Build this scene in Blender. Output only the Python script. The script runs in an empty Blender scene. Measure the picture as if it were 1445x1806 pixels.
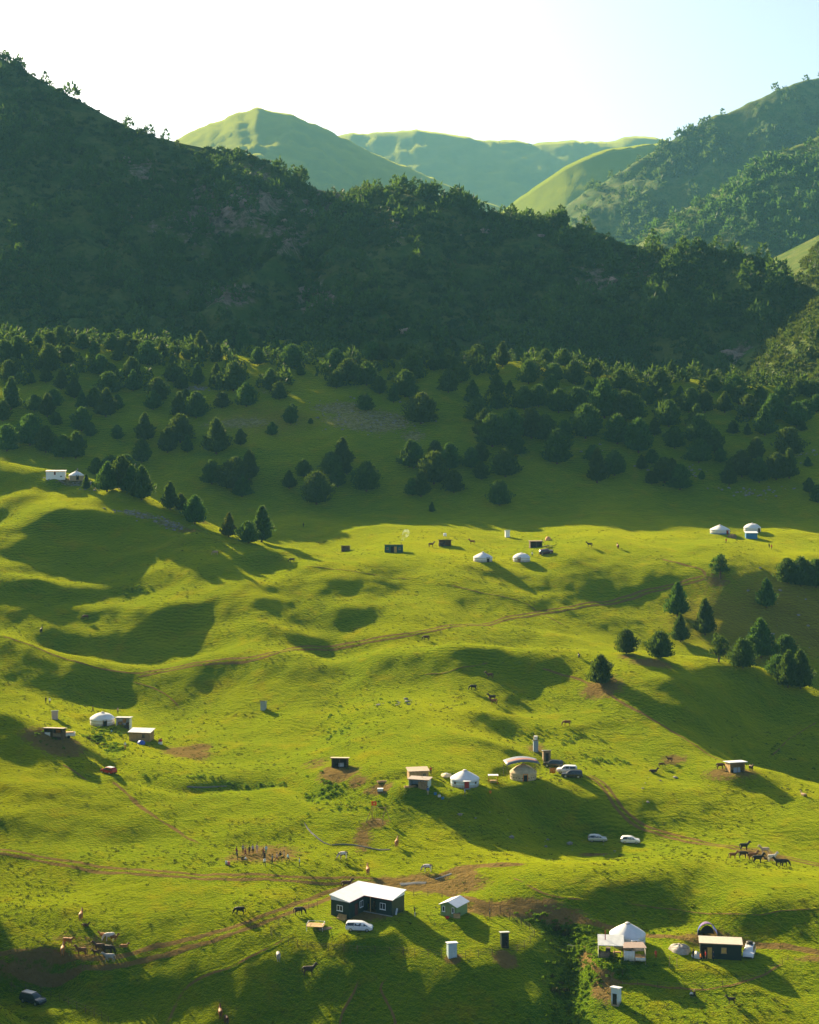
import bpy, bmesh, math, random
import numpy as np
from mathutils import Vector, Matrix
R = math.radians
random.seed(7); RNG = np.random.default_rng(7)
SC = bpy.context.scene
COL = SC.collection

# ------------------------------------------------------------------ camera, sky, sun, exposure
FPX, CX, HZ = 2900.0, 722.5, 700.0          # focal length, centre column and horizon row of the photograph (1445 x 1806)
cam = bpy.data.cameras.new('camera'); camo = bpy.data.objects.new('camera', cam); COL.objects.link(camo)
camo.location = (0, 0, 0); camo.rotation_euler = (R(90), 0, 0)
cam.sensor_fit = 'VERTICAL'; cam.sensor_height = 36.0; cam.sensor_width = 36.0
cam.lens = 36.0 * FPX / 1806.0
cam.shift_y = (HZ - 903.0) / 1806.0
cam.clip_start = 1.0; cam.clip_end = 30000
SC.camera = camo

SUN_AZ, SUN_EL = R(-35), R(22.5)              # azimuth left of the viewing direction
SDIR = Vector((math.sin(SUN_AZ) * math.cos(SUN_EL), math.cos(SUN_AZ) * math.cos(SUN_EL), math.sin(SUN_EL)))
W = bpy.data.worlds.new('World'); SC.world = W; W.use_nodes = True
wn = W.node_tree; wn.nodes.clear()
sky = wn.nodes.new('ShaderNodeTexSky'); sky.sky_type = 'NISHITA'; sky.sun_disc = False
sky.sun_elevation = SUN_EL; sky.sun_rotation = SUN_AZ
sky.air_density = 0.6; sky.dust_density = 10.0; sky.ozone_density = 0.0; sky.altitude = 2000
bgn = wn.nodes.new('ShaderNodeBackground'); bgn.inputs['Strength'].default_value = 0.06
wo = wn.nodes.new('ShaderNodeOutputWorld')
wn.links.new(sky.outputs[0], bgn.inputs[0]); wn.links.new(bgn.outputs[0], wo.inputs[0])
sl = bpy.data.lights.new('sun', 'SUN'); sl.energy = 5.0; sl.angle = R(0.6); sl.color = (1.0, 0.80, 0.48)
so = bpy.data.objects.new('sun', sl); COL.objects.link(so)
so.rotation_euler = SDIR.to_track_quat('Z', 'Y').to_euler(); so.location = (-300, 500, 300)
vs = SC.view_settings; vs.view_transform = 'Standard'; vs.look = 'None'; vs.exposure = 1.95; vs.gamma = 1.0
SC.cycles.use_denoising = True
SC.cycles.max_bounces = 5; SC.cycles.diffuse_bounces = 2; SC.cycles.glossy_bounces = 2
SC.cycles.transmission_bounces = 3; SC.cycles.transparent_max_bounces = 6; SC.cycles.volume_bounces = 1

# ------------------------------------------------------------------ numeric helpers
def _h(ix, iy, s):
    n = (ix.astype(np.int64) * 374761393 + iy.astype(np.int64) * 668265263 + s * 1442695041) & 0xffffffff
    n = ((n ^ (n >> 13)) * 1274126177) & 0xffffffff
    return ((n ^ (n >> 16)) & 0xffff) / 65535.0
def vnoise(x, y, s=0):
    x = np.asarray(x, float); y = np.asarray(y, float)
    ix = np.floor(x); iy = np.floor(y); fx = x - ix; fy = y - iy
    fx = fx * fx * fx * (fx * (fx * 6 - 15) + 10); fy = fy * fy * fy * (fy * (fy * 6 - 15) + 10)
    a = _h(ix, iy, s); b = _h(ix + 1, iy, s); c = _h(ix, iy + 1, s); d = _h(ix + 1, iy + 1, s)
    return (a * (1 - fx) + b * fx) * (1 - fy) + (c * (1 - fx) + d * fx) * fy * 1.0
def fbm(x, y, s=0, o=4, g=0.5):
    t = 0; a = 1; n = 0
    for k in range(o):
        t = t + a * (vnoise(x * 2 ** k, y * 2 ** k, s + k * 17) - 0.5) * 2; n += a; a *= g
    return t / n
def sstep(a, b, x):
    t = np.clip((x - a) / (b - a), 0, 1); return t * t * (3 - 2 * t)
def catmull(pts, n=8):
    P = [np.array(p, float) for p in pts]; P = [2 * P[0] - P[1]] + P + [2 * P[-1] - P[-2]]
    out = []
    for i in range(1, len(P) - 2):
        for k in range(n):
            t = k / n; a, b, c, d = P[i - 1:i + 3]
            out.append(0.5 * (2 * b + (c - a) * t + (2 * a - 5 * b + 4 * c - d) * t * t + (3 * b - a - 3 * c + d) * t ** 3))
    out.append(P[-2]); return np.array(out)

# ------------------------------------------------------------------ object helpers
def mesh_np(name, V, F, smooth=False):
    """V (n,3) float, F (m,k) int"""
    me = bpy.data.meshes.new(name); V = np.asarray(V, np.float32); F = np.asarray(F, np.int32)
    k = F.shape[1]
    me.vertices.add(len(V)); me.vertices.foreach_set('co', V.ravel())
    me.loops.add(F.size); me.loops.foreach_set('vertex_index', F.ravel())
    me.polygons.add(len(F)); me.polygons.foreach_set('loop_start', np.arange(0, F.size, k, dtype=np.int32))
    me.polygons.foreach_set('use_smooth', np.full(len(F), smooth))
    me.update(calc_edges=True); return me
def attr(me, name, vals):
    a = me.attributes.new(name, 'FLOAT', 'POINT'); a.data.foreach_set('value', np.asarray(vals, np.float32).ravel())
def link(name, me, mats=None, parent=None, **props):
    o = bpy.data.objects.new(name, me); COL.objects.link(o)
    if mats is not None:
        for m in (mats if isinstance(mats, (list, tuple)) else [mats]): me.materials.append(m)
    if parent is not None: o.parent = parent
    for k, v in props.items(): o[k] = v
    return o
def grid_faces(nr, nc):
    i = np.arange(nr * nc).reshape(nr, nc)
    return np.stack([i[:-1, :-1], i[:-1, 1:], i[1:, 1:], i[1:, :-1]], -1).reshape(-1, 4)

# ------------------------------------------------------------------ materials
class NT:
    def __init__(s, name):
        s.m = bpy.data.materials.new(name); s.m.use_nodes = True; s.t = s.m.node_tree
        s.b = s.t.nodes['Principled BSDF']; s.out = s.t.nodes['Material Output']
    def n(s, ty, ins=None, **kw):
        nd = s.t.nodes.new('ShaderNode' + ty)
        for k, v in kw.items(): setattr(nd, k, v)
        for k, v in (ins or {}).items(): s.set(nd.inputs[k], v)
        return nd
    def set(s, sock, v):
        if hasattr(v, 'links') or hasattr(v, 'is_output'): s.t.links.new(v, sock)
        else:
            if isinstance(v, tuple) and len(v) == 3 and sock.type == 'RGBA': v = v + (1,)
            sock.default_value = v
    def pos(s): return s.n('NewGeometry').outputs['Position']
    def objc(s): return s.n('TexCoord').outputs['Object']
    def noise(s, scale, vec=None, detail=3, rough=0.55, stretch=None):
        vec = vec if vec is not None else s.pos()
        if stretch: vec = s.n('Mapping', {'Vector': vec, 'Scale': stretch}).outputs[0]
        return s.n('TexNoise', {'Vector': vec, 'Scale': scale, 'Detail': detail, 'Roughness': rough}).outputs[0]
    def ramp(s, f, a, b): return s.n('MapRange', {'Value': f, 'From Min': a, 'From Max': b}, interpolation_type='SMOOTHSTEP').outputs[0]
    def mix(s, f, a, b):
        nd = s.n('Mix', data_type='RGBA'); s.set(nd.inputs[0], f); s.set(nd.inputs[6], a); s.set(nd.inputs[7], b); return nd.outputs[2]
    def math(s, op, a, b=0.0):
        nd = s.n('Math', operation=op); s.set(nd.inputs[0], a); s.set(nd.inputs[1], b); return nd.outputs[0]
    def at(s, name): return s.n('Attribute', attribute_name=name).outputs['Fac']
    def bump(s, h, st, d): return s.n('Bump', {'Height': h, 'Strength': st, 'Distance': d}).outputs[0]
    def done(s, color=None, rough=0.9, normal=None, **kw):
        if color is not None: s.set(s.b.inputs['Base Color'], color)
        s.set(s.b.inputs['Roughness'], rough)
        if normal is not None: s.set(s.b.inputs['Normal'], normal)
        for k, v in kw.items(): s.set(s.b.inputs[k.replace('_', ' ')], v)
        return s.m

def grass_mat(name, track=False, alpine=False):
    g = NT(name); P = g.pos()
    big = g.noise(0.018, P, 3); mid = g.noise(0.16, P, 4, .6); fine = g.noise(1.3, P, 3, .65); tuft = g.noise(4.0, P, 2, .6, stretch=(1, .6, 1))
    c = g.mix(g.ramp(big, .38, .62), (.045, .110, .0008), (.100, .148, .0006))
    c = g.mix(g.math('MULTIPLY', g.ramp(g.noise(.030, P, 5, .62), .44, .58), .85), c, (.026, .094, .0015))
    c = g.mix(g.math('MULTIPLY', g.ramp(mid, .50, .74), .7), c, (.150, .128, .002))       # dry yellowish grass
    c = g.mix(g.math('MULTIPLY', g.ramp(fine, .50, .70), .55), c, (.034, .068, .002))
    c = g.mix(g.math('MULTIPLY', g.ramp(tuft, .56, .74), .6), c, (.022, .050, .003))
    c = g.mix(g.math('MULTIPLY', g.ramp(g.noise(.55, P, 4, .7), .60, .74), .55), c, (.100, .075, .012))
    if alpine: c = g.mix(.55, c, (.22, .25, .07) if alpine is True else (.15, .20, .012))  # pale tone of the far hills stands in for thicker haze
    if not alpine:
        brk = g.math('MULTIPLY_ADD' if False else 'ADD', g.math('MULTIPLY', g.noise(.9, P, 4, .7), .9), -.45)
        lush_shade = g.ramp(g.math('ADD', g.at('lush_shade'), g.math('MULTIPLY', brk, 1.2)), .3, .7)
        c = g.mix(lush_shade, c, (.018, .085, .004))
        dry = g.ramp(g.math('ADD', g.at('dry'), g.math('MULTIPLY', brk, 1.4)), .35, .9)
        c = g.mix(g.math('MULTIPLY', dry, .8), c, (.115, .078, .020))
        dirtc = g.mix(g.noise(.7, P, 4, .7), (.115, .066, .026), (.240, .148, .062))
        dirt = g.ramp(g.math('ADD', g.at('dirt'), g.math('MULTIPLY', brk, 1.1)), .22, .52)
        dirt = g.math('MULTIPLY', dirt, .88); c = g.mix(dirt, c, dirtc); g.set(g.b.inputs['Sheen Weight'], g.math('MULTIPLY', g.math('SUBTRACT', 1.0, dirt), .45))
        rockc = g.mix(g.ramp(g.noise(.6, P, 5, .75), .42, .60), (.055, .050, .036), (.150, .128, .108))
        rock = g.ramp(g.math('ADD', g.at('rock'), g.math('MULTIPLY', brk, 1.6)), .40, .60)
        c = g.mix(rock, c, rockc)
    z = g.n('SeparateXYZ', {'Vector': P}).outputs
    wob = g.math('ADD', g.math('MULTIPLY', z[2], 1.25), g.math('MULTIPLY', g.noise(.05, P, 3), 9.0))
    terr = g.math('SINE', g.math('MULTIPLY', wob, 6.283))
    h = g.math('ADD', g.math('MULTIPLY', fine, .55), g.math('MULTIPLY', tuft, .30))
    h = g.math('ADD', h, g.math('MULTIPLY', g.noise(9.0, P, 2, .6), .10))
    h = g.math('ADD', h, g.math('MULTIPLY', g.math('MULTIPLY', terr, .05), g.ramp(g.noise(.025, P, 2), .42, .62)))
    h = g.math('ADD', h, g.math('MULTIPLY', mid, .9))
    nb = g.bump(h, 1.0, 1.0)
    if alpine: g.b.inputs['Sheen Weight'].default_value = .3
    g.b.inputs['Sheen Roughness'].default_value = .45
    g.b.inputs['Sheen Tint'].default_value = (.95, .95, .04, 1)
    return g.done(c, .85, nb, Specular_IOR_Level=0.0)

def mountain_mat(name, rocky=.5, green=1.0, lightg=0.0):
    g = NT(name); P = g.pos()
    n1 = g.noise(.012, P, 5, .6); n2 = g.noise(.05, P, 5, .65); n3 = g.noise(.25, P, 4, .7)
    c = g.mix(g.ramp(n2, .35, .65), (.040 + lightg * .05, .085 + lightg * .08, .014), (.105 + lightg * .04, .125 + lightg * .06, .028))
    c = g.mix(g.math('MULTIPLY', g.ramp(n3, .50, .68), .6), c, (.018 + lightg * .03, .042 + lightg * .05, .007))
    rk = g.mix(g.ramp(n3, .35, .65), (.085, .058, .046), (.300, .205, .165))
    m = g.ramp(g.math('ADD', g.at('rock'), g.math('MULTIPLY', g.math('ADD', n3, g.math('MULTIPLY', n2, .8)), .9)), 1.0, 1.22)
    c = g.mix(g.math('MULTIPLY', m, rocky), c, rk)
    h = g.math('ADD', g.math('MULTIPLY', n3, 3.0), g.math('MULTIPLY', g.noise(1.2, P, 3, .7), .8))
    return g.done(c, .95, g.bump(h, 1.0, 1.0), Specular_IOR_Level=.05)

def leaf_mat(name, c1, c2, trans=.35, sc=.8):
    g = NT(name); P = g.pos()
    n = g.ramp(g.noise(sc, P, 3, .6), .35, .65)
    rnd = g.n('ObjectInfo').outputs['Random']
    c = g.mix(n, c1, c2)
    hs = g.n('HueSaturation', {'Color': c, 'Hue': g.math('ADD', g.math('MULTIPLY', rnd, .05), .475), 'Value': g.math('ADD', g.math('MULTIPLY', rnd, .5), .75)})
    c = hs.outputs[0]
    g.set(g.b.inputs['Base Color'], c); g.b.inputs['Roughness'].default_value = .7; g.b.inputs['Specular IOR Level'].default_value = .15
    tr = g.n('BsdfTranslucent', {'Color': g.mix(.35, c, (.12, .16, .01))})
    mx = g.n('MixShader', {0: trans}); g.t.links.new(g.b.outputs[0], mx.inputs[1]); g.t.links.new(tr.outputs[0], mx.inputs[2])
    g.t.links.new(mx.outputs[0], g.out.inputs[0]); return g.m

_MC = {}
def pm(name, col, rough=.7, var=.15, metal=0.0, bump=0.0, sc=3.0, spec=.3, emit=None, **kw):
    """plain procedural surface: base colour varied by noise, optional bump"""
    if name in _MC: return _MC[name]
    g = NT(name); O = g.objc()
    n = g.noise(sc, O, 4, .65)
    c = g.mix(g.ramp(n, .3, .7), tuple(v * (1 - var) for v in col), tuple(min(1, v * (1 + var)) for v in col))
    nb = g.bump(g.noise(sc * 6, O, 3), bump, .02) if bump else None
    m = g.done(c, rough, nb, Metallic=metal, Specular_IOR_Level=spec, **kw)
    if emit: g.b.inputs['Emission Color'].default_value = emit[0] + (1,); g.b.inputs['Emission Strength'].default_value = emit[1]
    _MC[name] = m; return m
def corrug(name, col, freq=9.0, axis='X', rough=.5, var=.12, metal=0.0, depth=.02):
    if name in _MC: return _MC[name]
    g = NT(name); O = g.objc(); s = g.n('SeparateXYZ', {'Vector': O}).outputs
    w = g.math('SINE', g.math('MULTIPLY', g.math('ADD', s[0], s[1]) if axis == 'XY' else s['XYZ'.index(axis)], freq * 6.283))
    n = g.noise(1.2, O, 5, .7)
    c = g.mix(g.ramp(n, .3, .7), tuple(v * (1 - var) for v in col), tuple(min(1, v * (1 + var)) for v in col))
    m = g.done(c, rough, g.bump(w, .7, depth), Metallic=metal, Specular_IOR_Level=.3); _MC[name] = m; return m
# ------------------------------------------------------------------ the meadow: a height field through surveyed points (column, image row, distance), plus an added off-frame hill
COLS = {
 0: [(1806,256),(1700,275),(1600,298),(1500,322),(1440,335),(1380,350),(1300,368),(1255,378),('z',400,-77.5),(1205,425),(1155,445),(1125,455),('z',468,-68.3),(1080,484),(1025,501),('z',514,-53.0),(960,530),(900,556),(850,580),(815,600),('z',640,-32),(790,665),(740,690),(700,705),(650,730),(600,765),('z',800,24),('z',850,28),('z',900,40)],
 120: [(1806,256),(1700,275),(1600,298),(1520,318),(1440,338),(1380,356),(1330,370),(1290,385),('z',405,-80),(1230,425),(1190,440),(1163,452),('z',465,-74.5),(1120,476),(1060,496),(1010,513),(960,533),(900,558),(855,580),(835,592),('z',630,-36),(800,660),(740,690),(700,705),(650,730),(605,765),('z',800,22),('z',850,28),('z',900,40)],
 240: [(1806,256),(1700,275),(1600,298),(1540,313),(1480,332),(1420,348),(1380,360),(1330,383),(1300,400),(1268,420),(1240,432),(1200,445),(1180,453),('z',463,-76.5),(1150,472),(1100,488),(1050,505),(1000,522),(950,541),(900,562),(870,578),('z',620,-41),(848,645),(800,660),(750,680),(700,700),(650,728),(610,760),('z',810,18),('z',860,26),('z',900,34)],
 360: [(1806,255),(1700,274),(1600,297),(1550,310),(1490,328),(1440,343),(1390,358),(1350,374),(1320,396),(1280,418),(1240,431),(1190,445),(1160,458),('z',467,-73.5),(1120,478),(1060,498),(1000,519),(950,541),(925,560),('z',605,-52),('z',632,-46),(850,648),(800,662),(740,684),(690,704),(625,740),('z',800,14),('z',860,26),('z',900,34)],
 480: [(1806,255),(1700,274),(1600,297),(1560,308),(1500,325),(1450,340),(1400,356),(1370,368),(1340,384),(1300,403),(1250,423),(1200,438),(1150,452),(1100,472),(1050,492),(1000,515),(960,540),('z',580,-54),('z',606,-53),(930,620),(880,632),(830,645),(780,660),(730,675),(680,695),(630,730),('z',780,10),('z',850,24),('z',900,34)],
 600: [(1806,254),(1700,273),(1620,293),(1560,309),(1500,326),(1450,339),(1400,352),(1350,368),(1300,387),(1250,410),(1200,432),(1175,440),(1155,446),('z',462,-70.3),(1100,477),(1050,498),(1000,520),(972,540),('z',575,-53.5),(940,603),(900,605),(850,622),(800,640),(750,658),(700,680),(650,710),(630,730),('z',785,8),('z',850,22),('z',900,32)],
 720: [(1806,254),(1700,273),(1620,293),(1560,309),(1500,326),(1450,338),(1400,348),(1350,360),(1300,381),(1250,405),(1200,429),(1165,438),(1148,442),('z',458,-69.3),(1110,472),(1080,486),(1040,505),(1000,525),(983,540),(970,560),(950,580),(900,605),(850,622),(800,640),(750,658),(700,680),(650,710),(630,730),('z',790,5),('z',850,20),('z',900,30)],
 850: [(1806,254),(1700,273),(1630,290),(1560,308),(1500,326),(1455,338),(1420,344),(1395,348),(1370,356),(1300,380),(1250,405),(1200,428),(1160,438),(1140,442),('z',458,-69.5),(1115,472),(1080,488),(1040,508),(1000,530),(985,545),(965,562),(945,580),(900,602),(850,620),(800,638),(750,656),(700,678),(650,708),(635,725),('z',790,2),('z',850,16),('z',900,26)],
 960: [(1806,254),(1720,272),(1650,287),(1620,295),(1570,303),(1530,312),('z',328,-92.3),(1490,340),(1460,347),(1420,353),(1385,358),(1370,364),(1340,378),(1300,396),(1250,415),(1200,430),(1150,442),(1137,448),('z',470,-70),(1110,485),(1080,500),(1040,520),(1000,540),(975,552),(950,566),(910,590),(870,608),(800,632),(750,650),(700,672),(650,705),(640,716),('z',780,0),('z',840,12),('z',900,20)],
 1200: [(1806,253),(1720,270),(1680,279),(1650,288),(1630,295),(1570,305),(1515,318),('z',336,-92.6),(1470,348),(1440,354),(1400,363),(1360,374),(1330,385),(1300,396),(1250,412),(1200,427),(1170,440),(1150,452),('z',475,-75.5),(1140,490),(1100,505),(1060,520),(1020,533),(980,545),(940,560),(900,580),(860,600),(800,628),(750,645),(700,665),(670,690),('z',760,-12),('z',830,0),('z',900,10)],
 1320: [(1806,252),(1730,268),(1690,278),(1660,286),(1600,297),(1530,317),('z',333,-92.8),(1490,342),(1450,352),(1400,364),(1355,376),(1348,382),('z',402,-89.5),(1310,414),(1260,430),(1200,444),(1182,452),('z',475,-80.5),(1165,490),(1120,506),(1070,520),(1020,535),(980,546),(940,558),(900,578),(850,600),(800,624),(750,642),(700,663),(680,688),('z',755,-14),('z',830,-2),('z',900,8)],
 1445: [(1806,252),(1750,264),(1700,275),(1680,281),(1600,297),(1545,314),('z',328,-94),(1500,339),(1460,348),(1420,360),(1395,370),('z',392,-94.5),('z',410,-92),(1300,425),(1260,438),(1225,450),('z',475,-88.5),(1200,490),(1150,505),(1100,518),(1050,530),(1000,542),(950,556),(900,575),(850,595),(800,618),(750,638),(700,660),(685,682),('z',750,-15),('z',820,-5),('z',900,5)],
}
COLS[-330] = [('z',225,-80),('z',256,-66),('z',290,-50),('z',325,-40),('z',350,-45),('z',375,-62),('z',400,-74),('z',425,-73)] + COLS[0][10:]; COLS[-520] = COLS[-330]; COLS[-90] = COLS[0]; COLS[1865] = COLS[1445]  # unseen hill beyond the left edge, added to shade the lower left ground
_cp = []
for _px, L in COLS.items():
    u = (_px - CX) / FPX
    for e in L:
        if e[0] == 'z':
            Yc, Zc = e[1], e[2]
            if 745 < Yc < 820: Yc += 38
            elif 820 <= Yc < 870: Yc += 18
        else:
            Yc = e[1]
            if e[0] > 1600: Yc = Yc + (e[0] - 1600) / 206 * (14.5 if _px < 1000 else 11.5)
            if e[0] < 906 and (Yc > 600 or _px >= 720): Yc = float(np.interp(e[0], [600, 650, 700, 750, 800, 850, 906], [795, 757, 728, 703, 681, 660, 637]))
            elif 906 <= e[0] < 985 and Yc >= 540 and _px >= 720: Yc = float(np.interp(e[0], [906, 950, 985], [636, 590, 546]))
            Zc = (HZ - e[0]) * Yc / FPX
        _cp.append((u, math.log(Yc), Zc))
    _cp.append((u, math.log(225), -117)); _cp.append((u, math.log(190), -126)); _cp.append((u, math.log(140), -136))
_cp = np.array(_cp); UA = .55
def _ker(d2): return np.where(d2 > 1e-14, d2 * np.log(np.maximum(d2, 1e-14)), 0)
_A = np.stack([_cp[:, 0] * UA, _cp[:, 1]], 1)
_n = len(_A); _K = _ker(((_A[:, None] - _A[None]) ** 2).sum(-1)) + np.eye(_n) * 2e-5
_P = np.hstack([np.ones((_n, 1)), _A]); _M = np.block([[_K, _P], [_P.T, np.zeros((3, 3))]])
_w = np.linalg.solve(_M, np.concatenate([_cp[:, 2], np.zeros(3)]))
def tps(u, lny):
    q = np.stack([u.ravel() * UA, lny.ravel()], 1); out = np.empty(len(q))
    for i in range(0, len(q), 20000):
        b = q[i:i + 20000]; d2 = ((b[:, None] - _A[None]) ** 2).sum(-1)
        out[i:i + 20000] = _ker(d2) @ _w[:_n] + _w[_n] + b @ _w[_n + 1:]
    return out.reshape(u.shape)
NU, NR = 481, 560
GU = np.linspace(-.45, .45, NU); GL = np.linspace(math.log(150), math.log(890), NR); GY = np.exp(GL)
UU, LL = np.meshgrid(GU, GL)
_cu, _cr = 121, 281                                     # survey on a coarser net, then refine
_cz = tps(*np.meshgrid(np.linspace(-.45, .45, _cu), np.linspace(GL[0], GL[-1], _cr)))
def _bil(G, u, l, u0, u1, l0, l1):
    nr, nc = G.shape; a = np.clip((u - u0) / (u1 - u0) * (nc - 1), 0, nc - 1.001); b = np.clip((l - l0) / (l1 - l0) * (nr - 1), 0, nr - 1.001)
    i = a.astype(int); j = b.astype(int); fa = a - i; fb = b - j
    return (G[j, i] * (1 - fa) + G[j, i + 1] * fa) * (1 - fb) + (G[j + 1, i] * (1 - fa) + G[j + 1, i + 1] * fa) * fb
def _up(G, nr, nc):                                       # smooth (cubic) refinement
    def ax(A, n, axis):
        A = np.moveaxis(A, axis, 0); m = len(A); t = np.linspace(0, m - 1, n); i = np.clip(t.astype(int), 0, m - 2); f = (t - i)[:, None]
        g = lambda k: A[np.clip(i + k, 0, m - 1)]
        a, b, c, d = g(-1), g(0), g(1), g(2)
        r = .5 * (2 * b + (c - a) * f + (2 * a - 5 * b + 4 * c - d) * f * f + (3 * b - a - 3 * c + d) * f ** 3)
        return np.moveaxis(r, 0, axis)
    return ax(ax(G, nr, 0), nc, 1)
GZ = _up(_cz, NR, NU)
XX = UU * np.exp(LL); YY = np.exp(LL)
# rolling hummocks, cattle terraces and rough ground
_amp = .35 + .9 * sstep(400, 440, YY) * (1 - .3 * sstep(600, 640, YY))
GZ = GZ + fbm(XX / 34, YY / 46, 3, 2) * 2.2 * _amp + fbm(XX / 9, YY / 11, 5, 2) * .5 + .17 * fbm(XX / 3.0, YY / 3.0, 9, 2)
_left = (1 - sstep(-40, 10, XX)) * sstep(455, 490, YY) * (1 - sstep(560, 590, YY))
GZ = GZ + _left * 2.8 * (fbm((XX + .35 * YY) / 34, (YY - .5 * XX) / 21, 31, 2))
def hz(X, Y):
    X = np.asarray(X, float); Y = np.maximum(np.asarray(Y, float), 151)
    return _bil(GZ, X / Y, np.log(Y), GU[0], GU[-1], GL[0], GL[-1])
def hit(px, py, far=False):
    """where the sight line through a photograph pixel meets the ground"""
    u = (px - CX) / FPX; k = (HZ - py) / FPX
    Yf = np.linspace(200, 880, 6800); z = _bil(GZ, np.full_like(Yf, u), np.log(Yf), GU[0], GU[-1], GL[0], GL[-1])
    d = z - k * Yf; s = np.where(d >= 0)[0]
    if len(s) == 0: i = int(np.argmax(d / Yf))
    else: i = s[0]
    Y = Yf[i]; return np.array((u * Y, Y, z[i]))
def gully(pts, width, depth):
    global GZ
    P = catmull([hit(*p) for p in pts], 10)
    d2 = np.full(XX.shape, 1e9)
    x0, x1, y0, y1 = P[:, 0].min() - 25, P[:, 0].max() + 25, P[:, 1].min() - 25, P[:, 1].max() + 25
    m = (XX > x0) & (XX < x1) & (YY > y0) & (YY < y1); q = np.full(m.sum(), 1e9); xs, ys = XX[m], YY[m]
    for p in P: q = np.minimum(q, (xs - p[0]) ** 2 + (ys - p[1]) ** 2)
    d2[m] = q; GZ = GZ - depth * np.exp(-d2 / (2 * width ** 2)); return P
def bumpat(px, py, rx, ry, hgt):
    global GZ
    c = hit(px, py); GZ = GZ + hgt * np.exp(-(((XX - c[0]) / rx) ** 2 + ((YY - c[1]) / ry) ** 2))
RAV = gully([(985, 1640), (1000, 1668), (1012, 1700), (1008, 1740), (1000, 1780), (1000, 1820)], 2.3, 1.6)
gully([(200, 1340), (240, 1365), (320, 1388), (420, 1384), (500, 1378), (545, 1400)], 2.2, 1.3)
gully([(545, 1455), (560, 1475), (585, 1490), (640, 1493), (735, 1556)], 2.0, .6)
gully([(170, 1300), (185, 1320), (195, 1345)], 2.5, 1.2)
for _b in [(300,1088,10,7,2.4),(40,1028,20,6,2.0),(60,975,26,7,1.6),(190,1080,12,6,1.4),(130,905,14,5,1.2),(640,1130,14,5,.8),(1030,1140,20,8,1.0)]: bumpat(*_b)
gully([(470,1000),(520,1060),(565,1110),(600,1170),(590,1240),(560,1300)], 6.0, 2.2)
gully([(690,1010),(760,1050),(850,1075)], 7.0, 1.4)
gully([(1000,1180),(1060,1240),(1120,1310),(1180,1350)], 6.0, 1.6)
gully([(880,1160),(930,1220),(900,1290),(960,1330)], 5.5, 1.6)
gully([(20,1200),(110,1225),(210,1232)], 5.0, 1.4)
PADS = [(640,1600,11),(800,1612,4),(1107,1668,6),(1270,1688,5),(820,1388,5),(923,1374,5),(58,1769,6),(634,1641,4.5),(1322,1685,4),(192,1364,4),(1054,1484,3.5),(1112,1487,3.5),(735,1380,5),(181,1278,5),(249,1303,4),(852,990,4),(920,990,4),(1270,941,5),(1326,938,5),(135,843,4),(99,842,4),(695,975,4),(1297,1361,4),(600,1355,4),(1085,1688,4),(990,1364,6),(470,1510,9)]
for _a in PADS:
    c = hit(_a[0], _a[1]); w = 1 - sstep(_a[2] * .7, _a[2] * 1.6, np.hypot(XX - c[0], YY - c[1])); GZ = GZ * (1 - w) + c[2] * w

# ground cover masks, in metres on the ground: (column, row, half width, half depth)
def blob(lst):
    A = np.zeros(XX.shape)
    for px, py, rx, ry, s in lst:
        c = hit(px, py); A = np.maximum(A, s * np.exp(-(((XX - c[0]) / rx) ** 2 + ((YY - c[1]) / ry) ** 2)))
    return A
DIRT = blob([(470,1506,7.5,7,.8),(418,1514,4,3,.6),(170,1670,6,5,.5),(60,1695,7,4,.45),(110,1655,4,3,.4),(20,1703,6,4,.4),(330,1328,6,7,1.0),(352,1318,4,4,.8),(598,1360,4.5,5,1.1),(560,1350,4,3,.5),
  (100,1308,7,6,.95),(60,1298,4,4,.7),(1062,1212,6,6,.85),(1150,1168,7,4,.8),(1105,1158,4,3,.6),(1345,1508,5,5,.9),(890,1692,2.2,2,1.1),(800,1690,1.6,1.5,1.0),(880,1604,9,2.5,1.0),(930,1600,7,2.2,1.0),(985,1615,5,2,.9),
  (1190,1340,4,3,.7),(1290,1362,7,4,.85),(640,1612,6,4,.85),(690,1608,3,2,.6),(735,1557,5,4,1.0),(700,1556,5,3,.9),(800,1563,7,4,.9),(820,1545,3,6,.8),(1035,1690,1.6,3,.8),(1066,1745,2.2,3.5,1.1),(665,1452,3,2,.8),(670,1392,4,2.5,.8),(632,1378,3,3,.7),
  (640,1480,2,6,.8),(1250,1655,6,3,.7),(1170,1480,2,1,.4),(1050,1507,4,1.2,.9),(945,1320,3,5,.7),(1440,1690,5,2,.6),(990,1255,2,2,.3),(350,915,5,6,.6),(330,935,8,5,.5),(560,1345,5,4,.5),(1265,1025,5,5,.6),(1245,950,5,2,.4)])
DRY = blob([(470,740,38,20,.8),(640,730,26,12,.6),(1000,800,60,10,.45),(60,660,40,18,.4),(880,1010,26,10,.55),(960,940,20,10,.35),(1300,1100,30,22,1.0),(1400,1080,28,26,1.05),(1330,1150,24,12,.9),(560,1180,20,12,.35),(500,985,24,10,.5),(300,960,25,14,.5),(1150,985,16,6,.5),(1220,1030,14,7,.5),(240,1000,24,10,.4),(620,985,20,6,.55),(1120,1220,18,12,.45),(1050,1555,16,3,.5),(840,1520,12,4,.3),(740,1190,14,6,.4),(1200,1480,16,4,.3)])
ROCK = blob([(650,742,20,9,1.15),(600,720,14,6,.9),(420,745,20,6,.8),(730,770,8,6,.7),(240,905,9,3,.8),(300,925,7,4,.8),(130,850,9,2.5,.9),(190,860,7,3,.8),(1000,690,16,5,.45),(1400,800,14,5,.5),(470,690,18,4,.5),(1290,1030,5,5,.3),(1325,870,12,3,.5),(1200,830,12,3,.45),(350,685,6,3,1.0)])
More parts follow.
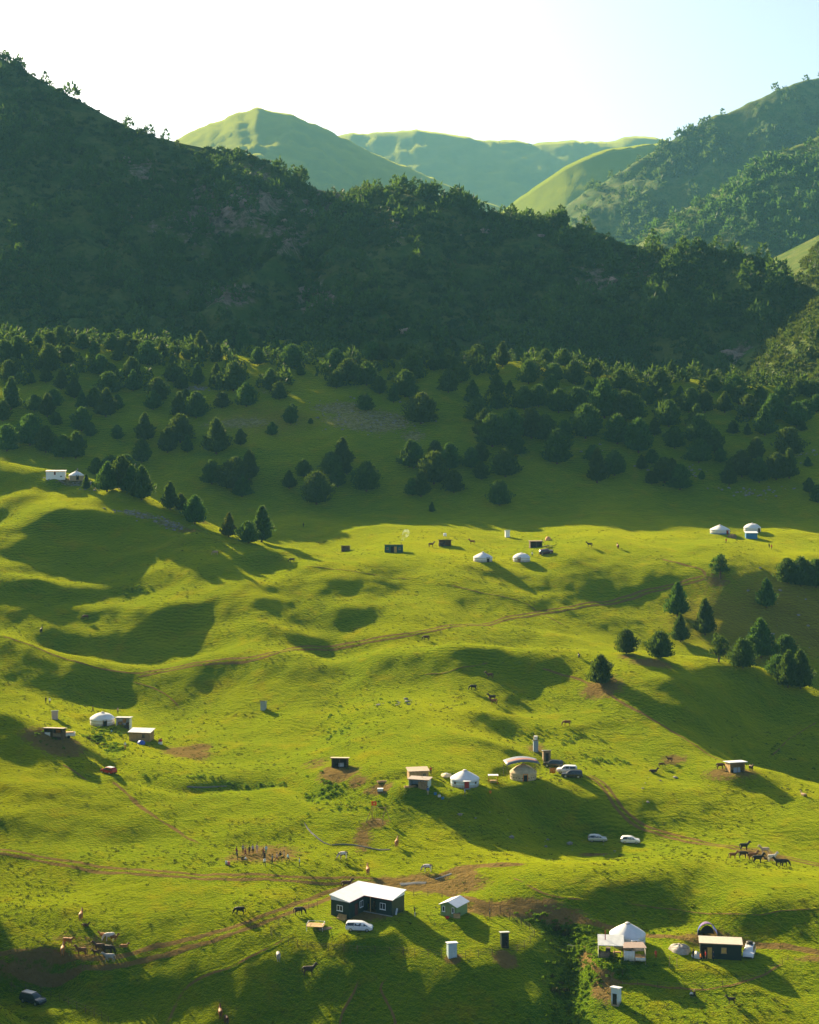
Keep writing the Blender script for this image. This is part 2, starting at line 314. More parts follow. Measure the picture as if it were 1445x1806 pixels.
LUSH_SHADE = blob([(150,1700,45,22,.42),(560,1740,50,16,.40),(850,1740,40,18,.38),(1250,1760,45,12,.38),(1150,1600,30,6,.25),(300,1600,30,10,.25),(200,1020,50,25,.35),(1300,1260,30,16,.35),(250,1230,30,12,.3),(800,1430,30,6,.4),(800,860,120,14,.45),(500,830,60,18,.45),(1000,1660,7,6,1.1),(1005,1700,8,9,1.2),(1000,1760,8,10,1.2),(1000,1810,8,10,1.1),(1090,1700,6,3,.8),(570,1400,6,5,.9),(420,1385,14,3,.9),(370,1360,6,5,.6),(165,1305,4,5,.8),(200,1330,4,6,.8),(600,1290,5,7,.6),(1000,1300,9,5,.5),(700,1440,18,2.5,.6),(850,1465,18,3,.6),(420,800,40,6,.7),(250,1040,5,5,.7),(330,780,20,6,.5)])  # lush growth; broad weak blobs also put shade into the greener foreground colour

terr_V = np.stack([XX, YY, GZ], -1).reshape(-1, 3)
terr_me = mesh_np('meadow', terr_V, grid_faces(NR, NU), True)
for nm, A in (('dirt', DIRT * .9), ('dry', DRY), ('rock', ROCK), ('lush_shade', LUSH_SHADE)): attr(terr_me, nm, A)
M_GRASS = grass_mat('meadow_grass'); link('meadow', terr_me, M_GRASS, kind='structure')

# ------------------------------------------------------------------ mountains
RIDGES = {}
def ridge(name, crest, Lf, Lb, zf, mat, umin, umax, nu=260, nf=90, p=1.1, amp=12, spur=70, seed=1, jag=1.0, rockf=None):
    c = np.array(crest, float); us = (c[:, 0] - CX) / FPX
    u = np.linspace(umin, umax, nu)
    py = np.interp(u, us, c[:, 1]); Yc = np.interp(u, us, c[:, 2])
    ker = np.hanning(9); ker /= ker.sum()
    sm = lambda a: np.convolve(np.pad(a, 4, 'edge'), ker, 'valid')
    py = sm(py); Yc = sm(Yc); Zc = (HZ - py) * Yc / FPX
    Zc = Zc + jag * fbm(u * Yc.mean() / 30, u * 0, seed + 5, 3)
    s = np.concatenate([-np.linspace(1, 0, nf) ** 1.0, np.linspace(0, 1, max(12, nf // 4))[1:]])
    S, U = np.meshgrid(s, u, indexing='ij'); YC = Yc[None]; ZC = Zc[None]
    fr = S <= 0; Lf = Lf if Lf > 0 else YC + Lf; Yv = np.where(fr, YC + S * Lf, YC + S * Lb)
    ZF = zf if np.isscalar(zf) else np.interp(u, us, np.asarray(zf, float))[None]
    Z = np.where(fr, ZC + (ZF - ZC) * np.abs(S) ** p, ZC - (ZC + 60) * np.abs(S) ** 1.1)
    Xv = U * Yv; fall = np.sqrt(np.clip(np.abs(S) * 3, 0, 1)) * np.clip((1 - np.abs(S)) * 4 + .25, 0, 1)
    sp = 1 - np.abs(fbm(Xv / spur + fbm(Xv / 90, Yv / 90, seed + 8, 2) * .6, Yv / (spur * 2.6), seed, 4)) * 2
    Z = Z + fall * amp * (sp - .4) + fall * amp * .25 * fbm(Xv / 14, Yv / 14, seed + 3, 3)
    V = np.stack([Xv, Yv, Z], -1)
    me = mesh_np(name, V.reshape(-1, 3), grid_faces(*S.shape), True)
    attr(me, 'rock', (rockf(Xv, Yv, Z, S) if rockf else np.zeros(S.shape)))
    o = link(name, me, mat, kind='structure'); RIDGES[o.name] = (V, S); return o
def rock_main(X, Y, Z, S):
    px = CX + FPX * X / Y; py = HZ - FPX * Z / Y; a = np.zeros(X.shape)
    for cx, cy, rx, ry, k in [(370,370,120,70,.30),(450,350,70,50,.34),(250,300,40,30,.22),(500,420,60,40,.25),(590,360,50,40,.3),(560,530,40,30,.42),(400,520,60,25,.30),(700,400,60,50,.15),(1060,490,60,30,.25),(1310,630,30,25,.45),(900,480,150,60,.0),(1150,470,60,30,.2)]:
        a = np.maximum(a, 1.5 * k * np.exp(-((px - cx) / rx) ** 2 - ((py - cy) / ry) ** 2))
    return a
MM = mountain_mat('mountain_scrub', .9)
ridge('mountain', [(-1100,480,1250),(-700,430,1250),(-420,350,1260),(-260,275,1250),(-120,190,1230),(-50,118,1210),(-20,98,1205),(0,102,1200),(60,135,1190),(130,172,1180),(200,212,1170),(260,238,1160),(340,258,1150),(440,272,1130),(500,302,1120),(560,334,1110),(640,342,1100),(735,335,1080),(800,350,1070),(850,378,1060),(960,392,1040),(1060,408,1020),(1100,432,1000),(1200,442,980),(1300,455,960),(1350,468,945),(1385,482,940),(1402,510,935),(1418,570,930),(1432,640,920),(1450,700,910),(1560,740,900),(1900,760,900)],
      -800, 300, -25, MM, -.66, .34, 380, 130, 1.02, 17, 62, 11, 1.2, rock_main)
_gy = np.array([740, 800, 880, 1000, 1150, 1400.]); _yv = np.linspace(740, 1400, 110); _wv = np.concatenate([np.linspace(-60, 0, 14), np.linspace(0, 200, 80)[1:]])
_Yb, _Wb = np.meshgrid(_yv, _wv, indexing='ij'); _Xg = np.interp(_Yb, _gy, [138, 159, 190, 237, 300, 410]); _Zg = np.interp(_Yb, _gy, [-18, 4, 30, 79, 120, 150])
_Zb = _Zg + np.where(_Wb > 0, .62 * _Wb, .5 * _Wb) + sstep(0, 30, _Wb) * (9 * fbm(_Yb / 38, _Wb / 70, 23, 4) + 3 * fbm(_Yb / 9, _Wb / 9, 27, 3)); _Xb = _Xg + _Wb
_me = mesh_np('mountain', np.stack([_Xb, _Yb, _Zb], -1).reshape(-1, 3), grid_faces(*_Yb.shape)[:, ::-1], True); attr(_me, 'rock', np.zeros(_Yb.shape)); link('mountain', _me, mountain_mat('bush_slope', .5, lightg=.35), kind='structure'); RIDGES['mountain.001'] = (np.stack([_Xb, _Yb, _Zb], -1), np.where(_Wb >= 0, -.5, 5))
ridge('mountain', [(1000,600,1900),(1080,470,1900),(1145,410,1900),(1200,375,1920),(1250,345,1940),(1330,292,1960),(1445,240,2000),(1600,190,2050),(1900,120,2050)], 560, 300, -40, mountain_mat('right_slope', .5, lightg=.3), .09, .40, 150, 80, 1.0, 30, 120, 37, 3)
ridge('mountain', [(860,480,2600),(960,385,2600),(985,372,2600),(1050,325,2620),(1100,298,2640),(1200,236,2700),(1300,188,2750),(1400,148,2800),(1445,134,2820),(1600,80,2850),(1900,20,2900)], 800, 400, -60, mountain_mat('right_far_slope', .6, lightg=.2), .05, .40, 150, 70, 1.0, 38, 170, 41, 5)
MF = grass_mat('haze_paled_alpine_grass', alpine=True)
ridge('hill', [(780,450,3700),(880,378,3700),(940,330,3700),(1000,292,3720),(1060,264,3750),(1150,252,3800),(1300,244,3850),(1500,235,3900)], 1100, 500, -60, grass_mat('bright_alpine_grass', alpine=.25), .02, .27, 110, 60, .9, 22, 220, 53, 3)
ridge('hill', [(150,330,4200),(260,270,4200),(330,236,4200),(400,206,4200),(455,189,4200),(520,202,4200),(580,232,4200),(640,260,4200),(700,287,4200),(780,322,4200),(870,362,4200),(950,402,4200),(1050,470,4200)], 1500, 900, -40, MF, -.21, .12, 150, 80, 1.0, 40, 380, 61, 6)
ridge('hill', [(400,320,6000),(500,262,6000),(600,237,6000),(700,229,6000),(760,229,6000),(830,244,6000),(900,247,6000),(950,255,6000),(1000,247,6000),(1060,252,6000),(1095,246,6000),(1110,237,6000),(1140,243,6000),(1200,250,6000),(1400,245,6000),(1700,240,6000)], 1900, 900, -40, MF, -.12, .35, 160, 60, 1.0, 45, 520, 67, 9)
# valley floor between the far ridges
_v = [(-1500, 850, -62), (1500, 850, -62), (2600, 8000, -62), (-2600, 8000, -62)]
link('valley_floor', mesh_np('valley_floor', np.array(_v), np.array([[0, 1, 2, 3]])), MF, kind='structure')

# ------------------------------------------------------------------ haze
hm = bpy.data.materials.new('haze'); hm.use_nodes = True; ht = hm.node_tree; ht.nodes.clear()
hv = ht.nodes.new('ShaderNodeVolumePrincipled'); hv.inputs['Color'].default_value = (.26, .66, .92, 1); hv.inputs['Density'].default_value = .000055; hv.inputs['Anisotropy'].default_value = 0.0
hv.inputs['Emission Strength'].default_value = 0
ho = ht.nodes.new('ShaderNodeOutputMaterial'); ht.links.new(hv.outputs[0], ho.inputs['Volume'])
_b = np.array([(x, y, z) for x in (-2800, 2800) for y in (-60, 8100) for z in (-160, 1260)], float)
_f = np.array([(0, 1, 3, 2), (4, 6, 7, 5), (0, 4, 5, 1), (2, 3, 7, 6), (0, 2, 6, 4), (1, 5, 7, 3)])
link('haze', mesh_np('haze', _b, _f), hm, kind='stuff')
# ------------------------------------------------------------------ junipers
BARK = pm('bark', (.10, .065, .04), .95, .3, bump=.6)
LEAF = leaf_mat('juniper_leaf', (.024, .068, .012), (.056, .118, .014), .45)
LEAFY = leaf_mat('sun_tinted_leaf', (.060, .085, .008), (.100, .110, .008))  # yellower copy of the juniper leaf, sunlight put into its colour
SCRUB = leaf_mat('scrub_leaf', (.014, .048, .012), (.036, .082, .012), .3, .15)
SCRUBL = leaf_mat('sun_tinted_scrub_leaf', (.050, .100, .008), (.085, .130, .010), .35, .15)  # lighter copy of the scrub leaf with the sunshine painted in
def crown_profile(kind, t):
    if kind == 'cone': return np.minimum(1, (t + .02) / .16) ** .6 * (1 - t) ** .72
    if kind == 'egg': return np.sin(np.pi * np.clip(t * .93 + .07, 0, 1) ** .72) ** .62
    if kind == 'dome': return np.minimum(1, (t + .03) / .12) ** .5 * np.sqrt(np.clip(1 - t ** 1.9, 0, 1))
    return np.minimum(1, (t + .02) / .1) ** .5 * (1 - t ** 1.5)                     # 'column'
def leaf_tris(C, D, L, Wd, rng):
    """triangles at C pointing along D"""
    n = len(C); r = rng.normal(size=(n, 3)); s = np.cross(D, r); s /= np.linalg.norm(s, axis=1)[:, None] + 1e-9
    V = np.stack([C - s * Wd[:, None], C + s * Wd[:, None], C + D * L[:, None]], 1).reshape(-1, 3)
    return V, np.arange(3 * n).reshape(-1, 3)
def juniper_mesh(kind, hgt, wid, seed, nleaf=1300):
    rng = np.random.default_rng(seed); z0 = hgt * .07
    ph = rng.uniform(0, 6.28, 8)
    def lump(a, t): return 1 + .20 * np.sin(3 * a + ph[0] + 5 * t) + .15 * np.sin(5 * a + ph[1] - 9 * t) + .17 * np.sin(2 * a + ph[2] + 13 * t) + .13 * np.sin(7 * a + ph[3] + 21 * t)
    nt, na = 12, 14; T, A = np.meshgrid(np.linspace(0, 1, nt), np.linspace(0, 2 * np.pi, na, endpoint=False), indexing='ij')
    r = wid / 2 * crown_profile(kind, T) * lump(A, T) * .66
    core = np.stack([r * np.cos(A), r * np.sin(A), z0 + T * hgt * .9], -1).reshape(-1, 3)
    idx = np.arange(nt * na).reshape(nt, na); nx = np.roll(idx, -1, 1)
    q = np.stack([idx[:-1], nx[:-1], nx[1:], idx[1:]], -1).reshape(-1, 4)
    tri = np.concatenate([q[:, [0, 1, 2]], q[:, [0, 2, 3]]])
    t = rng.uniform(0, 1, nleaf * 3); keep = rng.uniform(0, 1, nleaf * 3) < crown_profile(kind, t) * .8 + .15; t = t[keep][:nleaf]
    a = rng.uniform(0, 2 * np.pi, len(t)); rr = wid / 2 * crown_profile(kind, t) * lump(a, t) * rng.uniform(.60, 1.12, len(t))
    C = np.stack([rr * np.cos(a), rr * np.sin(a), z0 + t * hgt * .92], -1)
    D = np.stack([np.cos(a) * .55, np.sin(a) * .55, np.full(len(t), .75)], -1) + rng.normal(0, .35, (len(t), 3)); D /= np.linalg.norm(D, axis=1)[:, None]
    k = hgt / 8
    LV, LF = leaf_tris(C, D, rng.uniform(.45, 1.0, len(t)) * k, rng.uniform(.14, .30, len(t)) * k, rng)
    return np.concatenate([core, LV]), np.concatenate([tri, LF + len(core)])
def trunk_mesh(hgt, seed, limbs=5, spread=.3, r0=.035):
    rng = np.random.default_rng(seed); V = []; F = []
    def tube(p0, p1, ra, rb, n=6):
        p0 = np.array(p0, float); p1 = np.array(p1, float); d = p1 - p0; d /= np.linalg.norm(d); a = np.cross(d, (.3, .9, .1)); a /= np.linalg.norm(a); b = np.cross(d, a); s = len(V)
        for p, r in ((p0, ra), (p1, rb)):
            for k in range(n): w = 6.2832 * k / n; V.append(p + r * (math.cos(w) * a + math.sin(w) * b))
        for k in range(n): F.append((s + k, s + (k + 1) % n, s + n + (k + 1) % n, s + n + k))
    bend = rng.normal(0, .02 * hgt, 2); mid = (bend[0], bend[1], hgt * .4)
    tube((0, 0, -.5), mid, hgt * r0, hgt * r0 * .6); tube(mid, (0, 0, hgt * .85), hgt * r0 * .6, .03)
    for k in range(limbs):
        a = rng.uniform(0, 6.28); z = rng.uniform(.12, .5) * hgt; L = spread * hgt * rng.uniform(.6, 1)
        tube((bend[0] * z / hgt / .4, bend[1] * z / hgt / .4, z), (math.cos(a) * L, math.sin(a) * L, z + .3 * L), hgt * r0 * .35, .03, 5)
    return np.array(V), np.array(F)
PROTO = []
for i, (kind, asp) in enumerate([('cone', .85), ('egg', .85), ('egg', .72), ('dome', 1.0), ('cone', .68), ('column', .60), ('dome', .86), ('egg', .95)]):
    PROTO.append((kind, asp, mesh_np('juniper_crown', *juniper_mesh(kind, 8, 8 * asp, 50 + i, 2000), False), mesh_np('juniper_trunk', *trunk_mesh(8, 80 + i))))
    PROTO[-1][2].materials.append(LEAF); PROTO[-1][3].materials.append(BARK)
_kinds = {'c': (0, 4), 'e': (1, 2, 7), 'd': (3, 6), 't': (5,)}
# open, spreading tree
def spreading(seed):
    rng = np.random.default_rng(seed); VV = []; FF = []; n = 0
    for k in range(16):
        a = rng.uniform(0, 6.28); r = rng.uniform(.3, 2.7); c = np.array((r * math.cos(a), r * math.sin(a), rng.uniform(2.6, 6.6) - r * .35)); s = rng.uniform(.9, 1.5)
        d = rng.normal(size=(110, 3)); d /= np.linalg.norm(d, axis=1)[:, None]
        V, F = leaf_tris(c + d * s * rng.uniform(.3, 1, (110, 1)) * (1, 1, .75), d * .6 + (0, 0, .4), rng.uniform(.4, .8, 110), rng.uniform(.15, .3, 110), rng)
        VV.append(V); FF.append(F + n); n += len(V)
    return np.concatenate(VV), np.concatenate(FF)
SPR = (mesh_np('spreading_crown', *spreading(4)), mesh_np('spreading_trunk', *trunk_mesh(7.5, 99, 9, .45, .045))); SPR[0].materials.append(LEAF); SPR[1].materials.append(BARK)

Z3 = [(15,320,80),(60,300,75),(90,310,50),(130,270,50),(170,350,95),(175,260,50),(210,250,60),(235,320,60),(240,245,55),(290,270,55),(310,230,60),(330,290,50),(390,275,60),(440,280,60),(470,295,60),(515,325,82),(565,300,60),(610,290,50),(605,320,30),(640,260,40),(670,310,60),(700,300,90),(760,310,60),(840,290,50),(850,260,60),(900,325,60),(905,280,45),(965,285,55),(1020,335,80),(1050,362,35),(1130,280,45),(1170,340,70),(1215,385,80),(1280,395,80),(1300,310,65),(1340,310,60),(1310,350,40),(1405,310,60),(1430,350,70),(1175,405,60),(1325,425,60),(1375,455,60),(1415,435,90),
(30,380,70),(110,390,40),(160,385,50),(215,410,65),(260,440,75),(350,360,70),(390,380,60),(380,425,75),(465,415,70),(410,310,40),(460,370,70),(605,385,65),(635,410,55),(690,395,75),(755,395,75),(815,415,100),(550,450,80),(650,450,40),(40,480,110),(120,485,55),(165,505,80),(190,470,60),(285,480,65),(330,475,70),(370,505,95),(410,480,50),(535,480,65),(625,510,90),(685,510,90),(775,475,55),(860,470,80),(945,415,75),(975,445,60),(1275,485,60),
(10,520,70),(105,605,105),(160,630,90),(25,625,90),(195,535,45),(285,555,80),(315,575,50),(220,650,80),(265,650,90),(410,585,50),(505,590,95),(495,665,80),(585,630,85),(630,595,95),(655,630,60),(755,635,120),(840,605,55),(950,570,45),(1015,530,60),(1020,500,40),(1085,530,20),
(740,740,80),(820,760,110),(870,725,100),(845,785,75),(1060,715,60),(1010,755,60),(1105,810,110),(1155,710,80),(1195,680,100),(1180,750,80),(1210,705,60),(1280,765,100),(1430,680,90),(1440,780,60)]
Z4 = [(55,530,105),(25,380,100),(15,440,80),(150,420,75),(195,385,65),(100,345,55),(130,340,50),(165,345,50),(250,320,65),(250,362,45),(305,360,55),(340,330,85),(290,310,60),(235,460,80),(320,430,70),(320,480,60),(365,430,50),(430,390,80),(415,480,80),(465,470,75),(490,330,60),(520,380,60),(555,330,60),(600,490,85),(535,490,80),(510,420,60),(590,390,80),(640,430,50),(665,370,60),(695,510,130),(715,350,50),(750,410,70),(770,520,100),(800,520,90),(790,440,55),(790,345,40),(820,370,50),(845,465,60),(890,350,45),(890,430,90),(900,460,60),(930,380,70),(920,540,90),(960,460,60),(990,490,80),(1000,460,55),(1015,545,80),(1045,490,75),(1065,390,50),(1115,490,70),(1075,420,60),(1150,430,70),(1200,510,80),(1240,450,50),(1165,460,60),(1255,570,100),(1285,520,90),(1310,460,60),(1340,490,60),(1370,430,50),(1400,430,50),(1365,540,85),(1395,520,70),(1420,440,60),(1435,490,60),(1385,555,35),
(250,520,80),(305,610,110),(280,580,100),(370,590,110),(440,580,100),(490,590,90),(385,640,75),(555,590,70),(630,580,115),(740,600,100),(815,630,115),(870,570,60),(940,615,75),(1025,600,100),(1080,630,80),(1025,665,80),(1145,565,45),(1195,570,40),(1100,665,50),(1225,655,75),(1340,640,95),(530,670,115),(30,685,90),(105,640,50),(155,690,90),(100,740,110),(55,785,90),(170,770,75),(230,685,70),(265,665,70),(265,725,60),(350,715,95),(655,660,55),(670,735,115),(730,710,85),(825,690,50),(860,670,50),(860,740,45),(905,735,85),(960,760,85),(930,690,40),(1035,725,30),(1130,745,80),(1175,715,90),(1235,735,85),(1295,725,90),(1340,720,100),(1405,680,35),(1410,770,50),(1440,805,60),(330,815,85),(93,838,35)]
HILLTREES = [(x / 1.979, 480 + y / 1.98, h / 1.98) for x, y, h in Z3] + [(715 + x / 1.979, 480 + y / 1.98, h / 1.98) for x, y, h in Z4]
ORD = ['first','second','third','fourth','fifth','sixth','seventh','eighth','ninth','tenth','eleventh','twelfth','thirteenth','fourteenth','fifteenth','sixteenth','seventeenth','eighteenth','nineteenth','twentieth','twenty-first','twenty-second','twenty-third','twenty-fourth','twenty-fifth','twenty-sixth','twenty-seventh','twenty-eighth','twenty-ninth','thirtieth','thirty-first','thirty-second','thirty-third','thirty-fourth','thirty-fifth']
TREES = []
def juniper(px, py, hp, label, group, kind=None, leaf=None, proto=None, wide=1.0):
    p = hit(px, py); hm_ = hp * p[1] / FPX * 1.03
    if proto == 'spread': cr, tk = SPR; s = hm_ / 7.5; nm = 'juniper_tree'
    else:
        if kind is None: kind = random.choice('cceeedd')
        _, _, cr, tk = PROTO[random.choice(_kinds[kind])]; s = hm_ / 8
    t = bpy.data.objects.new('juniper_tree', None); COL.objects.link(t)
    t.location = p - np.array((0, 0, .1)); t.rotation_euler = (0, 0, random.uniform(0, 6.28)); w = s * wide * random.uniform(.80, .98); t.scale = (w, w, s)
    t['label'] = label; t['category'] = 'tree'; t['group'] = group; t.empty_display_size = .3
    for n_, me in (('crown', cr), ('trunk', tk)):
        o = bpy.data.objects.new(n_, me); COL.objects.link(o); o.parent = t
        if n_ == 'crown' and leaf is not None: o.material_slots[0].link = 'OBJECT'; o.material_slots[0].material = leaf
    TREES.append((p[0], p[1], hm_)); return t
_bands = [(630, 'on hill crest'), (690, 'on upper hillside'), (760, 'on middle hillside'), (835, 'on lower hillside'), (2000, 'at hillside foot')]
_thirds = [(361, 'far left'), (722, 'left middle'), (1083, 'right middle'), (2000, 'far right')]
_zones = {}
for t in HILLTREES:
    b = next(i for i, q in enumerate(_bands) if t[1] < q[0]); c = next(i for i, q in enumerate(_thirds) if t[0] < q[0]); _zones.setdefault((b, c), []).append(t)
for (b, c), L in sorted(_zones.items()):
    L.sort()
    for i, t in enumerate(L):
        m_ = t[2] * 1.0; sz = 'small' if m_ < 26 else 'tall' if m_ > 46 else 'medium'
        juniper(*t, '%s dark juniper %s, %s from left in the %s quarter' % (sz, _bands[b][1], ORD[min(i, 34)], _thirds[c][1]), 'junipers on the wooded hill')
for px, py, h, k, lab in [(152,863,26,'t','slim small juniper standing just right of the hilltop yurt'),(170,838,30,'e','small lit juniper at the left edge of the knoll clump'),(189,867,50,'c','dark front juniper on the left of the knoll clump'),(214,864,58,'e','tallest round juniper in the middle of the knoll clump'),(195,835,32,'e','juniper behind at the back of the knoll clump'),(222,845,42,'e','juniper half hidden at the back right of the knoll clump'),(232,869,46,'c','juniper between the tall ones in the knoll clump'),(250,882,58,'c','rightmost dark juniper of the knoll clump, on the slope edge')]:
    juniper(px, py, h, lab, 'junipers on the grassy knoll', k)
for px, py, h, k, lf, lab in [(300,899,48,'c',None,'broad juniper left of the pair below the knoll'),(318,901,30,'e',None,'small juniper leaning on the pair below the knoll'),(344,924,48,'e',None,'round juniper right of the pair on the knoll edge'),(404,947,42,'t',LEAFY,'young yellow-lit tree in the hollow right of the knoll'),(438,958,38,'e',None,'small round dark juniper in the hollow beside the yellow tree'),(462,956,62,'c',None,'tall dark juniper at the right of the hollow trio')]:
    juniper(px, py, h, lab, 'junipers in the hollow right of the knoll', k, lf)
for px, py, h, k, pr, w, lab in [(1271,1020,46,None,'spread',1.05,'open spreading tree at the end of the dirt track'),(1195,1087,58,'c',None,.95,'tall juniper left of the trio below the spreading tree'),(1244,1120,62,'c',None,.95,'large juniper in the middle of the trio on the right hill'),(1200,1132,48,'t',None,1.0,'slim small juniper in front of the trio on right hill'),(1352,1072,50,'c',None,.95,'lone juniper on the brown slope at right'),(1389,1029,43,'e',None,1.0,'leftmost of three junipers at the right edge'),(1413,1034,50,'e',None,1.0,'middle of three junipers at the right edge'),(1440,1036,48,'e',None,1.0,'rightmost of three junipers at the right edge'),
    (1105,1153,42,'e',None,.95,'left juniper of the pair on the bright hill crest'),(1165,1161,46,'e',None,.95,'right juniper of the pair on the bright hill crest'),(1060,1207,50,'e',None,1.0,'lone juniper leaning over bare earth below the pair'),(1268,1168,54,None,'spread',.8,'loose open juniper at the left of the shaded grove'),(1310,1178,50,'d',None,1.0,'low round juniper in the shaded grove'),(1342,1160,66,'c',None,1.0,'tallest juniper of the shaded grove on right'),(1386,1165,44,'d',None,1.0,'juniper at the back of the shaded grove'),(1372,1192,36,'d',None,1.2,'low bushy juniper in front of the shaded grove'),(1390,1212,62,'c',None,.85,'left tall juniper of the pair ending the grove'),(1412,1215,66,'c',None,.85,'right tall juniper of the pair ending the grove')]:
    juniper(px, py, h, lab, 'junipers on the right hill', k, None, pr, w)

# ------------------------------------------------------------------ uncountable growth: scrub and forest of the mountains
def clump(rng, n, rad, hgt, ls, cone=False):
    if cone:
        t = rng.uniform(0, 1, n) ** 1.3; a = rng.uniform(0, 6.28, n); r = rad * np.minimum(1, t / .12) ** .5 * (1 - t) ** .7
        C = np.stack([r * np.cos(a), r * np.sin(a), t * hgt], -1); D = np.stack([np.cos(a) * .7, np.sin(a) * .7, np.full(n, .6)], -1)
    else:
        d = rng.normal(size=(n, 3)); d[:, 2] = np.abs(d[:, 2]); d /= np.linalg.norm(d, axis=1)[:, None]; C = d * (rad, rad, hgt) * rng.uniform(.6, 1, (n, 1)); D = d * .7 + (0, 0, .4)
    D = D + rng.normal(0, .3, (n, 3)); V, _ = leaf_tris(C, D, rng.uniform(.6, 1.3, n) * ls, rng.uniform(.35, .7, n) * ls, rng); return V
def scatter(name, P, S, kinds, mat, label_kind='stuff'):
    """one mesh of many clumps; kinds = list of unit clump vertex arrays"""
    out = []
    ki = RNG.integers(0, len(kinds), len(P)); rot = RNG.uniform(0, 6.28, len(P))
    for k, K in enumerate(kinds):
        m = ki == k
        if not m.any(): continue
        c, s = np.cos(rot[m])[:, None], np.sin(rot[m])[:, None]; sc = S[m][:, None]
        x = (K[None, :, 0] * c - K[None, :, 1] * s) * sc + P[m][:, 0:1]; y = (K[None, :, 0] * s + K[None, :, 1] * c) * sc + P[m][:, 1:2]; z = K[None, :, 2] * sc + P[m][:, 2:3]
        out.append(np.stack([x, y, z], -1).reshape(-1, 3))
    V = np.concatenate(out); return link(name, mesh_np(name, V, np.arange(len(V)).reshape(-1, 3)), mat, kind='stuff')
_r = np.random.default_rng(5)
BUSH = [clump(_r, 42, 1, .8, .55) for _ in range(4)]; BUSHS = [clump(_r, 22, 1, .8, .7) for _ in range(4)]
TREE = [clump(_r, 110, .42, 1, .17, True) for _ in range(3)] + [clump(_r, 110, .5, .8, .2) + (0, 0, .15) for _ in range(2)]
TREES_ = [clump(_r, 40, .42, 1, .30, True) for _ in range(3)] + [clump(_r, 40, .5, .8, .33) + (0, 0, .12) for _ in range(2)]
def surf_points(idx, n, smin=-1, smax=0, dens=None, seed=0, ulim=(-.30, .30)):
    V, S = idx; rng = np.random.default_rng(seed); nr, nc = S.shape; out = []
    need = n * 6; i = rng.uniform(0, nr - 1.01, need); j = rng.uniform(0, nc - 1.01, need)
    a, b = i.astype(int), j.astype(int); fa, fb = (i - a)[:, None], (j - b)[:, None]
    P = (V[a, b] * (1 - fa) + V[a + 1, b] * fa) * (1 - fb) + (V[a, b + 1] * (1 - fa) + V[a + 1, b + 1] * fa) * fb
    s = S[a, b]; u = P[:, 0] / P[:, 1]; ok = (s >= smin) & (s <= smax) & (u > ulim[0]) & (u < ulim[1])
    if dens is not None: ok &= rng.uniform(0, 1, need) < dens(P, s)
    return P[ok][:n]
RL = [o for o in COL.objects if o.get('kind') == 'structure' and o.name.startswith(('mountain', 'hill'))]
RID = [RIDGES[k] for k in RIDGES]
def patch(sc, lo, hi, s): return lambda P, q: sstep(lo, hi, vnoise(P[:, 0] / sc, P[:, 1] / sc, s))
def rockfree(P, s, bare=False):
    px = CX + FPX * P[:, 0] / P[:, 1]; py = HZ - FPX * P[:, 2] / P[:, 1]; d = np.ones(len(P))
    for cx, cy, rx, ry in [(430,370,90,55),(560,530,45,30),(400,520,60,22),(590,360,40,30),(250,300,25,25),(1310,630,30,28)]: d *= 1 - .85 * np.exp(-((px - cx) / rx) ** 2 - ((py - cy) / ry) ** 2)
    if bare: return np.clip((1 - d) * 1.5 - .35, 0, 1)
    return d * (.15 + .85 * sstep(.32, .58, vnoise(P[:, 0] / 20, P[:, 1] / 20, 3)))
def rs(n, a, b, p=1.5): return a + (b - a) * RNG.uniform(0, 1, n) ** p
mm = RIDGES['mountain']
P_ = surf_points(mm, 7500, -1, .05, rockfree, 1); scatter('mountain_scrub', P_, rs(len(P_), 1.0, 3.4), BUSH, SCRUB)
P_ = surf_points(mm, 1500, -.93, 0, lambda P, s: .25 + .75 * sstep(.45, .65, vnoise(P[:, 0] / 45, P[:, 1] / 45, 9)), 2); scatter('mountain_forest', P_, rs(len(P_), 5, 12), TREE, LEAF)
_crest = surf_points(mm, 520, -.07, .03, lambda P, s: .1 + .9 * sstep(.42, .6, vnoise(P[:, 0] / 22, P[:, 1] * 0, 19)), 3); scatter('crest_forest', _crest, rs(len(_crest), 3.5, 8), TREE, LEAF)
bs = RIDGES['mountain.001']
P_ = surf_points(bs, 2600, -1, .3, None, 4); scatter('sunny_scrub', P_, rs(len(P_), 1.2, 3.2), BUSH, SCRUBL)
P_ = surf_points(bs, 160, -1, .3, None, 5); scatter('sunny_forest', P_, rs(len(P_), 4, 9), TREE, LEAF)
r1 = RIDGES['mountain.002']; r2 = RIDGES['mountain.003']
P_ = surf_points(r1, 2200, -1, .05, lambda P, s: .12 + .88 * sstep(.42, .62, vnoise(P[:, 0] / 60, P[:, 1] / 60, 29)), 6); scatter('right_slope_forest', P_, rs(len(P_), 5, 13), TREES_, LEAF)
P_ = surf_points(r1, 2500, -1, .05, None, 7); scatter('right_slope_scrub', P_, rs(len(P_), 2, 4.5), BUSHS, SCRUB)
P_ = surf_points(r2, 3200, -1, .05, lambda P, s: .06 + .94 * sstep(.42, .6, vnoise(P[:, 0] / 90, P[:, 1] / 90, 39)), 8); scatter('far_slope_forest', P_, rs(len(P_), 6, 15), TREES_, LEAF)
